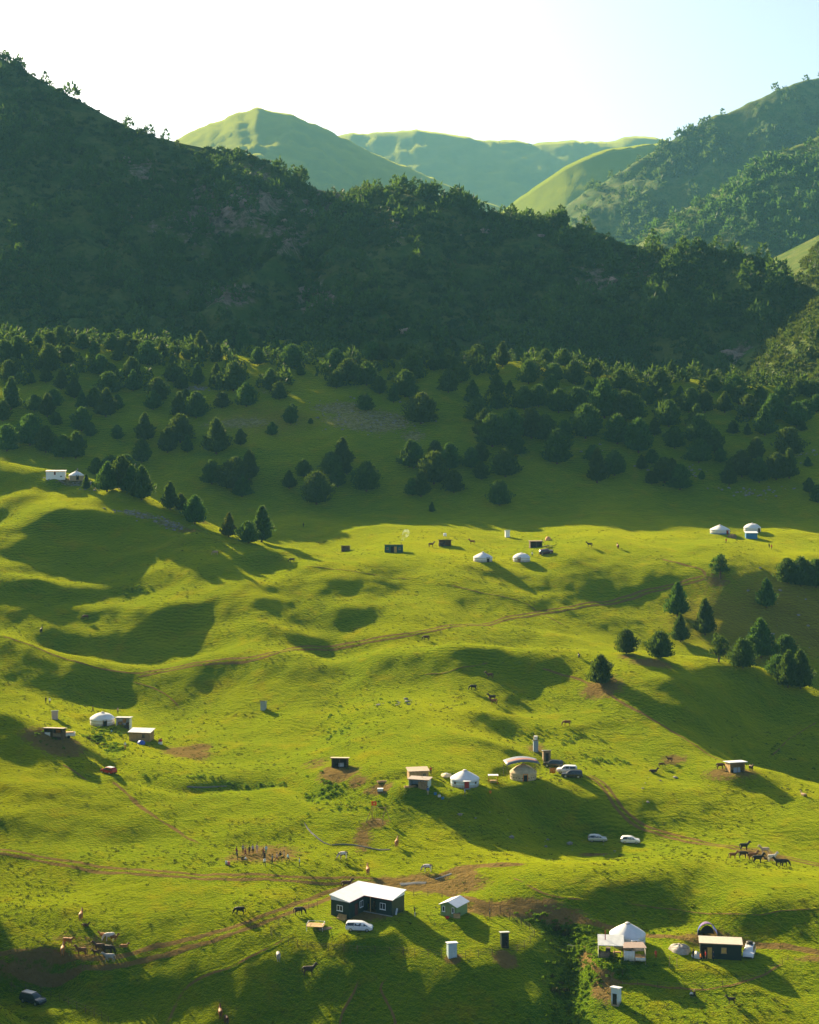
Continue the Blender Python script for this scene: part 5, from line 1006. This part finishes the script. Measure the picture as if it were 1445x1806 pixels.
t = T('table_shade', 'little white roofed bench table right of the blue yurt', 'table', 870, 1382); prism(t, 'roof', WHITE, [(-1.1, -.6), (1.1, -.6), (1.1, .6), (-1.1, .6)], 1.75, 1.86); box(t, 'table', WOODY, -.7, .7, -.35, .35, .6, .7)
for x in (-.95, .95): tubes(t, 'post', RED, [((x, 0, -.3), (x, 0, 1.75), .04, .04)])
for y in (-.5, .5): box(t, 'bench', WOOD, -.7, .7, y - .12, y + .12, .35, .42)
t = T('swing_frame', 'tall log swing frame on the slope of the middle camp', 'swing', 668, 1451, -20)
tubes(t, 'leg', WOODY, [((-2.6, -.9, -.3), (-1.4, 0, 3.1), .09, .07)]); tubes(t, 'leg', WOODY, [((-1.9, 1.2, -.2), (-1.4, 0, 3.1), .09, .07)]); tubes(t, 'leg', WOODY, [((.9, -.6, -.3), (1.4, 0, 3.2), .09, .07)]); tubes(t, 'leg', WOODY, [((2.6, .8, -.2), (1.4, 0, 3.2), .08, .06)]); tubes(t, 'top_beam', WOODY, [((-1.7, 0, 3.1), (1.7, 0, 3.25), .09, .09)])
sw = box(t, 'swing_seat', WOOD, -.5, .5, -.15, .15, .6, .66); tubes(sw, 'rope', WOODD, [((-.45, 0, .66), (-.45, 0, 3.1), .02, .02), ((.45, 0, .66), (.45, 0, 3.15), .02, .02)])
t = T('red_flag', 'bright red-orange flag on a pole above the swing frame', 'flag', 660, 1434); tubes(t, 'pole', WOOD, [((0, 0, -.3), (0, 0, 2.6), .03, .025)]); V = []; Fc = []
for i_ in range(7):
    for j in range(4): V.append((-.55 + .18 * i_, .06 * math.sin(i_ * 1.3 + j), 1.55 + .3 * j))
for i_ in range(6):
    for j in range(3): Fc.append((i_ * 4 + j, i_ * 4 + 4 + j, i_ * 4 + 5 + j, i_ * 4 + 1 + j))
o = pyd('cloth', V, Fc, pm('flag_cloth', (.85, .10, .02), .7, .05), t, True); o.modifiers.new('thickness', 'SOLIDIFY').thickness = .01; pyd('emblem', [(.02 + .2 * math.cos(a * .6283), -.12, 2.0 + .2 * math.sin(a * .6283)) for a in range(10)], [tuple(range(10))], pm('emblem_yellow', (.9, .5, .03), .7), t)
t = T('generator_box', 'small pale metal box beside the bare earth patch', 'box', 671, 1397); box(t, 'casing', FELTB, -.6, .6, -.4, .4, .1, .75, .04); box(t, 'lid', WHITE, -.63, .63, -.43, .43, .753, .8); 
for x in (-.45, .45): box(t, 'foot', STEEL, x - .06, x + .06, -.3, .3, -.2, .1)
for i_, (x, y, c_) in enumerate([(768, 1402, 'blue'), (775, 1406, 'white'), (781, 1410, 'blue')]):
    t = T('plastic_canister', ['left', 'middle', 'right'][i_] + ' plastic water canister in the row below the lean-to', 'canister', x, y, 20 * i_); m_ = BLUEW if c_ == 'blue' else WHTARP; box(t, 'tank', m_, -.3, .3, -.2, .2, 0, .5, .06); box(t, 'cap', RED, -.06, .06, -.06, .06, .503, .58)
t = T('orange_blanket', 'orange blanket hanging on a line by the parked SUVs', 'blanket', 975, 1366); sheet('cloth', (-.6, 0), (.6, 0), .3, 1.5, ORANGE, t); 
for x in (-.7, .7): tubes(t, 'post', WOOD, [((x, 0, -.3), (x, 0, 1.6), .04, .04)])
tubes(t, 'line', WOODD, [((-.7, 0, 1.52), (.7, 0, 1.52), .012, .012)])
t = T('orange_bucket', 'orange bucket on the grass right of the blue yurt', 'bucket', 865, 1399); lathe(t, 'pail', ORANGE, [(.02, 0), (.22, 0), (.3, .5), (.27, .48), (.05, .05)], 14); tubes(t, 'handle', STEEL, [((-.28, 0, .5), (0, 0, .75), .015, .015), ((0, 0, .75), (.28, 0, .5), .015, .015)])
t = T('ash_heap', 'pale ash and sawdust heap left of the blue yurt', 'heap', 787, 1367); lathe(t, 'pile', pm('sawdust', (.55, .45, .28), .95), [(1.3, -.2), (1.0, .12), (.5, .3), (.03, .4)], 14, lambda a, q: (.2 * math.sin(3 * a), 0)); lathe(t, 'ash', WHTARP, [(.6, .28), (.4, .36), (.03, .5)], 10)
for px_, py_, l_ in ((724, 1388, 'heap of pale boards left of the lean-to'), (676, 1379, 'stack of fresh poles above the bare earth patch')):
    t = T('timber_pile', l_, 'timber', px_, py_, 15)
    for i_ in range(6): o = box(t, 'board', WOODY, -1.3, 1.3, -.4 + .15 * i_, -.27 + .15 * i_, -.1, .12 + .06 * (i_ % 3)); o.rotation_euler.z = .06 * (i_ % 3 - 1)
# horse shelter on the right brow
t = hut(1297, 1360, 3.6, 2.6, 2.0, 14, 'horse_shelter', 'open log shelter with white sheet roof on the right brow', WOODY, ROOFW, 'shed', .3, .45, True, cat='shelter'); box(t, 'feed_panel', GREYB, -1.0, .7, -1.22, -1.16, -.3, 1.1)
for i_ in range(6): box(t, 'rail', WOODY, -1.9, -1.81, -1.3, 1.3, .05 + .32 * i_, .25 + .32 * i_)
# left camp
t = hut(219, 1281, 3.4, 2.4, 2.1, -4, 'cook_hut', 'small cook hut with lit interior beside the left yurt', WHITE, GREYR, 'shed', .2, .3, True, cat='hut'); box(t, 'painted_glow_panel', pm('painted_glow_cloth', (.7, .35, .08), .8), -.6, .3, .9, .98, .7, 1.7); box(t, 'stove', STEEL, .6, 1.3, -.3, .4, -.1, .9); box(t, 'shelf', WOODY, -1.5, -.7, .3, .9, -.1, 1.0)  # orange panel colour stands in for the glow inside, no lamp burns
t = hut(250, 1305, 5.2, 3.2, 2.1, -10, 'clay_hut', 'tan clay hut with grey roof and pale blue door', CLAY, GREYR, 'shedback', .35, .3, cat='hut'); door(t, L_(t), 0, .8, 1.7, LBLUE); window(t, t, F_(t), 1.0, .9, .7, .8, WOODD)
t = T('blue_tarp_heap', 'blue tarpaulin heap leaning on the clay hut', 'tarpaulin', 249, 1312); lathe(t, 'cover', BLUET, [(1.0, -.2), (.9, .4), (.5, .75), (.03, .85)], 14, lambda a, q: (.1 * math.sin(3 * a + q), 0)); tubes(t, 'rope', WOODD, [((-.8, -.6, .5), (.8, -.6, .5), .02, .02)])
t = hut(97, 1298, 4.4, 2.2, 1.6, -10, 'roadside_stall', 'low open stall with goods under a pale roof, left camp', WOODD, pm('grey_board_roof', (.36, .30, .26), .9, .2), 'shed', .3, .3, True, cat='stall'); box(t, 'counter', WOOD, -.2, 1.8, -.8, -.3, -.2, .8); box(t, 'orange_cloth', ORANGE, .1, 1.2, .4, .48, .5, 1.3); sheet('white_curtain', (-2.15, -1.05), (-.7, -1.05), .1, 1.0, WHTARP, t)
t = T('cart_trailer', 'pale box cart trailer beside the left stall', 'trailer', 121, 1301, 14); box(t, 'bed', WHITE, -1.5, 1.5, -.9, .9, .5, .58)
for y in (-.9, .84): box(t, 'side_panel', WHTARP, -1.5, 1.5, y, y + .06, .583, 1.15)
for x in (-1.5, 1.44): box(t, 'end_panel', WHTARP, x, x + .06, -.838, .838, .583, 1.15)
box(t, 'load', WOODY, -1.2, 1.2, -.7, .7, .585, 1.3, .15)
for s in (-1, 1):
    o = lathe(t, 'wheel', RUBBER, [(.02, -.1), (.36, -.1), (.36, .1), (.02, .1)], 16); o.rotation_euler.x = R(90); o.location = (0, s * .8, .3)
tubes(t, 'drawbar', STEEL, [((1.5, 0, .5), (2.6, 0, .25), .04, .04)])
t = T('red_stove_barrel', 'red and white painted stove barrel right of the clay hut', 'stove', 283, 1312); lathe(t, 'drum', WHTARP, [(.02, -.2), (.5, -.2), (.55, .5), (.5, .6)], 14); lathe(t, 'lid', RED, [(.52, .6), (.45, 1.1), (.03, 1.25)], 14); 
# distant camps
t = hut(695, 974, 6.0, 3.0, 2.3, -3, 'green_shack', 'dark green shack with yellow door and smoking chimney', corrug('teal_boards', (.02, .10, .075), 5, 'XY', .6, .15), pm('tan_board_roof', (.46, .36, .26), .8), 'shed', .3, .25, cat='shack'); door(t, F_(t), .6, .9, 2.0, YELLOW, DARK); door(t, F_(t), -.5, .9, 2.0, DARK, WOODD); window(t, t, F_(t), -2.0, 1.0, .7, .7, WOODY); window(t, t, F_(t), 2.0, 1.0, .7, .7, WOODY); tubes(t, 'flue_pipe', STEEL, [((2.4, .3, 2.4), (2.4, .3, 3.4), .08, .08)]); SHACK = t.location.copy()
t = hut(610, 972, 2.8, 2.0, 1.7, -8, 'plank_hutch', 'small grey plank hutch left of the green shack', WOOD, GREYR, 'shed', .25, .2, True, cat='hutch')
t = hut(785, 962, 4.2, 2.6, 1.7, 0, 'brushwood_stable', 'low brown brushwood stable among the distant horses', HAY, HAY, 'shed', .3, .5, True, cat='stable')
t = T('water_tank', 'white tank on a stand above the brushwood stable', 'tank', 785, 950); o = lathe(t, 'tank', WHITE, [(.03, .9), (.6, .95), (.62, 1.6), (.5, 1.9), (.03, 2.0)], 16)
for x, y in ((-.4, -.4), (.4, -.4), (.4, .4), (-.4, .4)): tubes(t, 'leg', WOOD, [((x, y, -.3), (x, y, .93), .05, .05)])
t = hut(945, 965, 4.2, 2.4, 2.1, 6, 'pole_shed', 'open pole shed with flat roof right of the distant yurts', WOODD, WOOD, 'flat', .1, .3, True, cat='shed')
t = T('orange_dome_tent', 'little orange dome tent beyond the pole shed', 'tent', 967, 952); lathe(t, 'canopy', pm('peach_cloth', (.65, .32, .14), .8), [(1.1, -.2), (1.0, .5), (.6, 1.0), (.03, 1.2)], 18); pyd('doorway', [(-.3, -1.06, 0), (.3, -1.06, 0), (0, -.85, .8)], [(0, 1, 2)], DARK, t)
t = T('hay_cart', 'dark broken cart beside the pole shed', 'cart', 966, 966, 10); box(t, 'bed', WOODD, -1.4, 1.4, -.6, .6, .5, .62); tubes(t, 'shaft', WOODD, [((1.4, .4, .55), (3.0, .4, .9), .05, .04)]); tubes(t, 'shaft', WOODD, [((1.4, -.4, .55), (3.0, -.4, .9), .05, .04)])
for s in (-1, 1):
    o = lathe(t, 'wheel', WOODD, [(.4, -.05), (.5, -.05), (.5, .05), (.4, .05)], 16); o.rotation_euler.x = R(90); o.location = (0, s * .7, .4)
t = hut(1325, 949, 4.0, 2.4, 1.9, -2, 'blue_shed', 'bright blue shed with white roof in front of the domed yurt', BLUEW, ROOFW, 'shedback', .3, .25, cat='shed'); door(t, R_(t), 0, .8, 1.7, DARK)
t = T('brushwood_heap', 'heap of brown brushwood right of the red door yurt', 'heap', 1291, 947); lathe(t, 'pile', HAY, [(1.9, -.3), (1.6, .3), (.9, .8), (.03, 1.0)], 18, lambda a, q: (.25 * math.sin(4 * a) + .12 * math.sin(9 * a), .08 * math.sin(5 * a))); tubes(t, 'pole', WOOD, [((-1.5, -1, .1), (1.4, .2, 1.0), .05, .04), ((-1, 1, .2), (1.3, -.8, .9), .05, .04)])
t = hut(99, 843, 6.6, 3.0, 2.4, 4, 'white_cabin', 'white cabin with red window on the sunny knoll', WHITE, pm('pink_white_roof', (.68, .60, .58), .6), 'shedback', .2, .3, cat='cabin'); window(t, t, F_(t), -.2, 1.2, .6, 1.0, RED); window(t, t, F_(t), 2.0, .3, .9, .6, WHITE)
# smoke of the shack
_sm = bpy.data.materials.new('smoke'); _sm.use_nodes = True; _st = _sm.node_tree; _st.nodes.clear(); _v = _st.nodes.new('ShaderNodeVolumePrincipled'); _v.inputs['Color'].default_value = (.75, .9, 1, 1)
_n = _st.nodes.new('ShaderNodeTexNoise'); _n.inputs['Scale'].default_value = .8; _n.inputs['Detail'].default_value = 2; _mr = _st.nodes.new('ShaderNodeMapRange'); _mr.inputs['From Min'].default_value = .42; _mr.inputs['From Max'].default_value = .75; _mr.inputs['To Max'].default_value = .35
_g = _st.nodes.new('ShaderNodeNewGeometry'); _st.links.new(_g.outputs['Position'], _n.inputs['Vector']); _st.links.new(_n.outputs[0], _mr.inputs[0]); _st.links.new(_mr.outputs[0], _v.inputs['Density']); _o = _st.nodes.new('ShaderNodeOutputMaterial'); _st.links.new(_v.outputs[0], _o.inputs['Volume'])
o = lathe(None, 'smoke', _sm, [(.02, 0), (.35, .1), (.7, 1.5), (1.3, 3), (1.1, 4.2), (.02, 4.8)], 14); o.location = SHACK + Vector((2.5, .3, 3.45)); o.rotation_euler = (0, R(28), 0); o['kind'] = 'stuff'

# ------------------------------------------------------------------ fences
def fence(label, pts, hgt, wires, name='wire_fence', pr=.045):
    P = [hit(*p) for p in pts]; t = T(name, label, 'fence', 0, 0, 0, pos=P[0]); o0 = P[0]; tops = []
    for p in P:
        q = Vector(p - o0); ln = Vector((random.uniform(-.05, .05), random.uniform(-.05, .05), hgt * random.uniform(.92, 1.08))); tubes(t, 'post', WOODD, [(q + Vector((0, 0, -.4)), q + ln, pr, pr * .85)], 6); tops.append((q, ln))
    for w in wires: tubes(t, 'wire', STEEL, [(a + la * w, b + lb * w, .012, .012) for (a, la), (b, lb) in zip(tops[:-1], tops[1:])], 4)
    return t
fence('thin wire fence ringing the yard of the dark house', [(560,1600),(545,1606),(528,1614),(510,1623),(492,1634),(478,1648),(480,1657),(494,1662),(509,1666),(525,1670),(542,1674),(580,1677),(607,1680),(631,1682),(662,1683),(687,1684),(712,1685),(732,1686),(755,1688),(779,1689),(821,1690),(844,1689),(868,1684),(912,1680),(925,1673),(935,1663),(943,1652),(934,1640),(919,1628),(900,1616),(883,1611),(863,1604),(826,1596),(805,1588),(780,1583),(755,1581),(730,1581)], 1.3, (.35, .65, .95))
fence('leaning post fence beside the dark blue SUV', [(20,1745),(45,1749),(72,1753),(90,1762),(105,1766),(121,1774),(136,1780),(151,1787),(166,1793),(180,1799),(192,1808)], 1.3, (.5, .95))
fence('short pale post fence on the bank right of the green cabin', [(899,1622),(905,1626),(912,1628),(920,1634),(928,1640)], 1.4, (.5, .9))
fence('sagging fence at the bottom of the yurt garden', [(1098,1722),(1125,1738),(1160,1742),(1200,1744),(1240,1745),(1275,1741),(1310,1733),(1350,1718),(1380,1702),(1390,1694)], 1.0, (.5, .9))

# ------------------------------------------------------------------ horses and cattle
for a in [
 (1313,1500,0,'stand','black','black horse with tail to the left at the back of the right herd'),(1349,1507,180,'stand','cream','cream horse facing left behind the right herd'),(1293,1515,0,'stand','chestnut','small chestnut horse at the left end of the right herd',.85),(1311,1514,0,'graze','dark','dark horse grazing beside the small chestnut in the right herd'),(1328,1517,5,'stand','chestnut','chestnut horse half hidden behind the big black one'),
 (1337,1523,0,'stand','black','big black horse standing in front of the right herd',1.1),(1362,1520,10,'stand','white','white horse with head low in the right herd'),(1374,1528,180,'stand','black','black horse facing left at the right end of the herd'),(1383,1528,-10,'graze','black','black horse grazing at the far right end of the herd'),(1353,1516,180,'lie','dark','dark foal lying in the middle of the right herd',.7),
 (143,1624,90,'stand','orange','orange horse seen from behind above the left herd'),(151,1634,0,'lie','brown','brown foal lying below the orange horse',.7),(193,1660,190,'graze','white','white horse at the top of the left herd'),(201,1661,0,'stand','chestnut','chestnut foal in front of the white horse',.75),(219,1671,0,'lie','orange','orange foal lying right of the left herd',.8),(181,1650,180,'lie','orange','orange foal lying behind the white horse',.7),
 (120,1669,-20,'walk','orange','orange horse with head turned at the left herd'),(111,1685,95,'stand','orange','pale orange horse seen from behind, leftmost of the herd'),(144,1686,180,'stand','chestnut','chestnut horse facing left in the left herd'),(175,1679,180,'stand','brown','brown horse in the middle of the left herd'),(192,1682,-15,'graze','dark','dark brown horse grazing behind the grey one'),(193,1697,180,'walk','grey','grey horse walking left at the front of left herd'),(170,1686,200,'stand','brown','brown foal beside the grey horse',.65),
 (423,1614,180,'graze','black','lone black horse grazing above the lower dirt track'),(545,1721,5,'stand','dark','dark brown horse standing alone below the wire fence',1.12),(491,1695,100,'graze','grey','dark grey horse facing away below the fence corner'),(528,1614,10,'graze','dark','dark horse grazing at the fence left of the house'),(612,1567,0,'stand','brown','brown horse just behind the white roof'),(605,1515,200,'graze','pied','brown and white horse grazing beside the brook'),(754,1538,180,'graze','pied','pied horse grazing just above the ford'),(649,1543,95,'stand','orange','orange horse facing away above the track'),(700,1494,80,'stand','orange','orange horse facing away under the shaded bank'),
 (389,1796,100,'stand','chestnut','chestnut horse at the bottom edge, upper of two'),(399,1808,110,'graze','brown','brown horse cut by the bottom edge, lower of two'),
 (752,1130,180,'graze','brown','brown horse grazing alone on the sunny ridge by the track'),(864,1197,180,'stand','brown','brown horse highest in the round shadow'),(835,1218,170,'graze','black','black horse in the round shadow'),(868,1236,190,'stand','dark','dark horse behind the chestnut in the round shadow'),(871,1243,180,'stand','chestnut','chestnut horse lowest in the round shadow'),(1000,1281,175,'graze','chestnut','chestnut horse with long shadow on the open slope'),(1021,1161,90,'stand','black','small black animal facing away near the crest pair',.7),
 (1271,1357,0,'graze','brown','brown horse feeding left of the log shelter'),(1325,1361,-80,'stand','brown','brown horse right of the log shelter'),(1153,1362,0,'lie','dark','dark horse lying on the slope left of the shelter'),(1167,1353,0,'graze','brown','small brown foal grazing left of the bare patch',.7),(1181,1344,180,'stand','brown','small brown foal on the bare patch near shelter',.7),
 (761,965,10,'stand','brown','brown horse left of the brushwood stable'),(779,965,0,'stand','dark','dark horse inside the brushwood stable'),(833,960,180,'stand','chestnut','chestnut horse right of the brushwood stable'),(1040,965,180,'stand','dark','dark horse alone right of the maroon SUV'),(1090,968,95,'stand','chestnut','chestnut horse facing away on the bright upper meadow')]:
    horse(*a)
for a in [(380,979,180,'graze','tan','tan cow grazing high on the shaded left slope'),(515,992,180,'graze','dark','dark cow on the bright rim right of the knoll'),(73,1117,90,'stand','black','black cow on the shaded slope at far left'),(151,1093,180,'graze','brown','brown cow high on the shaded left slope'),(1418,1404,120,'lie','tan','tan cow resting on the right edge bank'),(1290,1771,175,'stand','dark','dark calf standing alone at lower right',.75)]:
    horse(*a[:6], *(a[6:] or (.95,)), group='cattle at pasture', cat='cow', name='cow', hair='black')

# ------------------------------------------------------------------ people
V_ = 'players on the dirt court'
for a in [(428.8,1504,'stand','grey','black','person in grey top at the back left of dirt court',-60),(440,1507,'stand','black','black','person in all black at the back of dirt court',-60),(446,1505,'stand','lilac','black','person in lilac shirt at the back of dirt court',-70),(453.5,1504,'stand','pinkish','pinkish','person in pale pink clothes at the back of dirt court',-90),(432.6,1511,'walk','maroon','maroon','person in maroon at the left of dirt court',20),(417.5,1509,'stand','maroon','navy','person in maroon top behind the black clad one, far left',-30),(418.8,1517,'stand','black','black','person in black standing at the left edge of court',0),
  (427.4,1518,'sit','black','black','person in black sitting on the court edge',-40),(433.3,1518.6,'sit','white','navy','person in white sitting on the court edge',-40),(465,1511,'walk','maroon','brown','person in dark red walking in the middle of court',180),(469.6,1506,'stand','lightblue','green','person in green trousers and pale top on court',-90),(466.7,1518,'stand','black','black','person in black in the middle of court',90),(467,1528,'walk','white','black','person in white shirt at the front of court',100),(480.6,1522.6,'stand','grey','black','person in grey shirt right of the front player',160),(488.8,1519.6,'walk','pinkish','maroon','person in pink top and maroon trousers walking on court',170),
  (494.7,1510.5,'sit','black','black','person in black crouching at the back right of court',-120),(501.4,1515.4,'stand','beige','black','person in beige shirt at the right of court',180),(508,1520.4,'walk','lightblue','black','person in pale blue shirt striding at right of court',20),(528.6,1528.4,'stand','lightblue','black','person standing alone outside the court at right',180)]:
    person(*a[:6], a[6], group=V_)
for a in [(864,1621,'stand','darkgreen','black','person in dark green by the green cabin fence',0),(732,1617,'lean','black','white','person in black bending on the lawn right of house',180),(660,1606,'stand','brown','brown','person in brown standing in the porch shadow',-90),(1157,1690,'stand','red','red','child in red right of the dining shelter',-90,.8),(1223,1692,'stand','black','black','person in black left of the dark cabin',-60),(1236,1698,'walk','orange','black','person in orange before the dark cabin',10),(1245,1694,'stand','red','brown','person in red before the dark cabin door',180),(1250,1690,'stand','grey','grey','person in grey beside the yellow door',180),(1259,1695,'stand','navy','black','person in navy walking before the cabin window',180),
  (1219.5,1758,'sit','white','black','person in white sitting at left on the lower meadow',-90),(1225,1757,'sit','black','black','person in black with pale hat sitting on the lower meadow',-90),(820,1405,'stand','blue','black','person in blue before the blue yurt door',0),(755,1402,'stand','blue','beige','person in blue below the lean-to',-90),(760,1366,'stand','red','black','person in red behind the mud shed',-90),(81,1241,'stand','black','black','left person in black above the pinkish outhouse',-90),(88,1242,'stand','white','black','right person with white top above the pinkish outhouse',-90),(164,1257,'walk','black','black','person in black behind the left yurt',0),(208,1259,'stand','beige','black','person in beige right of the left yurt',-90),(197,1295,'stand','lightblue','navy','child in pale blue on the path of the left camp',-90,.7),(221,1321,'stand','white','orange','person in white among the left camp bushes',-90),
  (939,982,'stand','white','black','person in white beside the maroon SUV',-90),(1281,958,'stand','red','brown','person in red below the far right yurts',-90),(1357,967,'stand','black','black','left person of the pair below the blue shed',-90),(1361,969,'stand','red','brown','right person of the pair below the blue shed',-90),(137,833,'stand','pinkish','black','person in pink behind the knoll yurt',-90),(535.5,930,'stand','black','black','tiny dark herder on the hollow slope',-90)]:
    person(*a[:6], a[6], *(a[7:] or (1.0,)), **({'hat': 'beige'} if 'hat' in a[5] else {}))
bpy.data.objects.remove(COL.objects[-1]) if False else None
for i_, (x, y, m_, n_) in enumerate([(399.6, 1525, FELTB, 'pale blue'), (404, 1526, pm('pink_plastic', (.62, .16, .16), .5), 'pink')]):
    t = T('water_canister', n_ + ' canister on the grass left of the dirt court', 'canister', x, y); box(t, 'tank', m_, -.22, .22, -.18, .18, 0, .7, .05); box(t, 'cap', BLKP, -.05, .05, -.05, .05, .703, .78)

# ------------------------------------------------------------------ weeds, tussocks and stones
def gpts(n, boxes, seed):
    rng = np.random.default_rng(seed); out = []
    for px, py, rx, ry, k in boxes:
        c = hit(px, py); m = int(n * k); a = rng.normal(size=(m, 2)) * .6; X = c[0] + a[:, 0] * rx; Y = c[1] + a[:, 1] * ry; out.append(np.stack([X, Y, hz(X, Y)], -1))
    return np.concatenate(out)
WEED = leaf_mat('weed_leaf', (.040, .120, .006), (.085, .160, .008), .6, 1.2); TUSS = leaf_mat('tussock_leaf', (.030, .060, .002), (.070, .095, .003), .3, 1.0); BROWNB = leaf_mat('brown_bush_leaf', (.05, .04, .012), (.07, .07, .012), .2, 1.0)
P_ = gpts(100, [(1000,1655,3.5,3,.5),(1008,1690,3.5,5,.9),(1005,1730,3.5,6,1.0),(1000,1775,3.5,6,1.0),(1000,1806,3.5,5,.7),(1075,1700,5,3,1),(1030,1680,3,5,.8),(960,1625,6,2,.6),(570,1398,5,4,.8),(200,1320,3,5,.8),(165,1305,3,4,.7),(190,1290,5,3,.5),(600,1285,4,7,.35),(1000,1300,8,4,.4),(1070,1345,8,3,.4),(420,1383,14,1.2,.6),(640,1425,8,2,.4),(240,1040,4,4,.4),(410,1178,6,3,.1),(690,1240,5,4,.2),(1050,1640,8,1.5,.5),(1380,1330,10,5,.3),(930,1300,4,6,.3),(590,1260,5,5,.12),(90,1305,3,2,.2)], 3)
scatter('ravine_weeds', P_, rs(len(P_), .15, .5, 2.0), BUSH, WEED)
P_ = gpts(100, [(990,1755,1.2,3,.08),(998,1645,1.4,1,.10),(165,1308,2,2,.1)], 4); scatter('ravine_bushes', P_, rs(len(P_), .3, .65), BUSH, BROWNB)
_rng = np.random.default_rng(12); n_ = 34000; Y_ = 245 * np.exp(_rng.uniform(0, math.log(600 / 245), n_)); X_ = _rng.uniform(-.27, .27, n_) * Y_; kp = _rng.uniform(0, 1, n_) < .15 + .85 * sstep(.45, .7, vnoise(X_ / 14, Y_ / 14, 77)); P_ = np.stack([X_, Y_, hz(X_, Y_) - .02], -1)[kp]
def tuft(rng, n=11):
    a = rng.uniform(0, 6.28, n); D = np.stack([np.cos(a) * .7, np.sin(a) * .7, np.full(n, .8)], -1) + rng.normal(0, .2, (n, 3)); C = np.stack([np.cos(a), np.sin(a), a * 0], -1) * rng.uniform(.1, .9, (n, 1)); return leaf_tris(C, D, rng.uniform(.7, 1.4, n), rng.uniform(.14, .28, n), rng)[0]
TUF = [tuft(_r) for _ in range(5)]; scatter('grass_tussocks', P_, rs(len(P_), .10, .34, 2.0), TUF, TUSS)
def stones(name, P, S, mat):
    b = bmesh.new(); bmesh.ops.create_icosphere(b, subdivisions=1, radius=1.0); V0 = np.array([v.co for v in b.verts]); F0 = np.array([[v.index for v in f.verts] for f in b.faces]); b.free(); rng = np.random.default_rng(9); VV = []; FF = []
    for i_, (p, s) in enumerate(zip(P, S)): VV.append(V0 * rng.uniform(.6, 1.25, (len(V0), 1)) * s * (1, .9, .6) + p); FF.append(F0 + i_ * len(V0))
    return link(name, mesh_np(name, np.concatenate(VV), np.concatenate(FF)), mat, kind='stuff')
P_ = gpts(60, [(650,742,20,9,3),(600,720,14,6,1),(240,905,8,2,1.5),(300,925,6,3,1),(130,850,8,2,1.6),(190,862,6,3,1.3),(350,685,6,2,1.2),(1325,870,12,3,1),(1200,830,12,3,.8),(1400,800,14,4,.8),(1000,790,14,6,.5),(1400,1060,14,14,.4),(700,1240,10,5,.3),(1130,1390,10,10,.2),(930,1480,16,5,.3)], 6)
stones('scattered_stones', P_, rs(len(P_), .12, .85, 2.5), STONE)
_m = RIDGES['mountain']; P_ = surf_points(_m, 650, -.95, -.05, lambda P, s: rockfree(P, s, True) + .012, 15); stones('cliff_rocks', P_, rs(len(P_), 1.0, 7.5, 2.0), pm('cliff_stone', (.26, .175, .14), .95, .35, bump=.8, sc=1))
for o in list(bpy.data.objects):
    for k_ in ('_w', '_d'):
        if k_ in o: del o[k_]
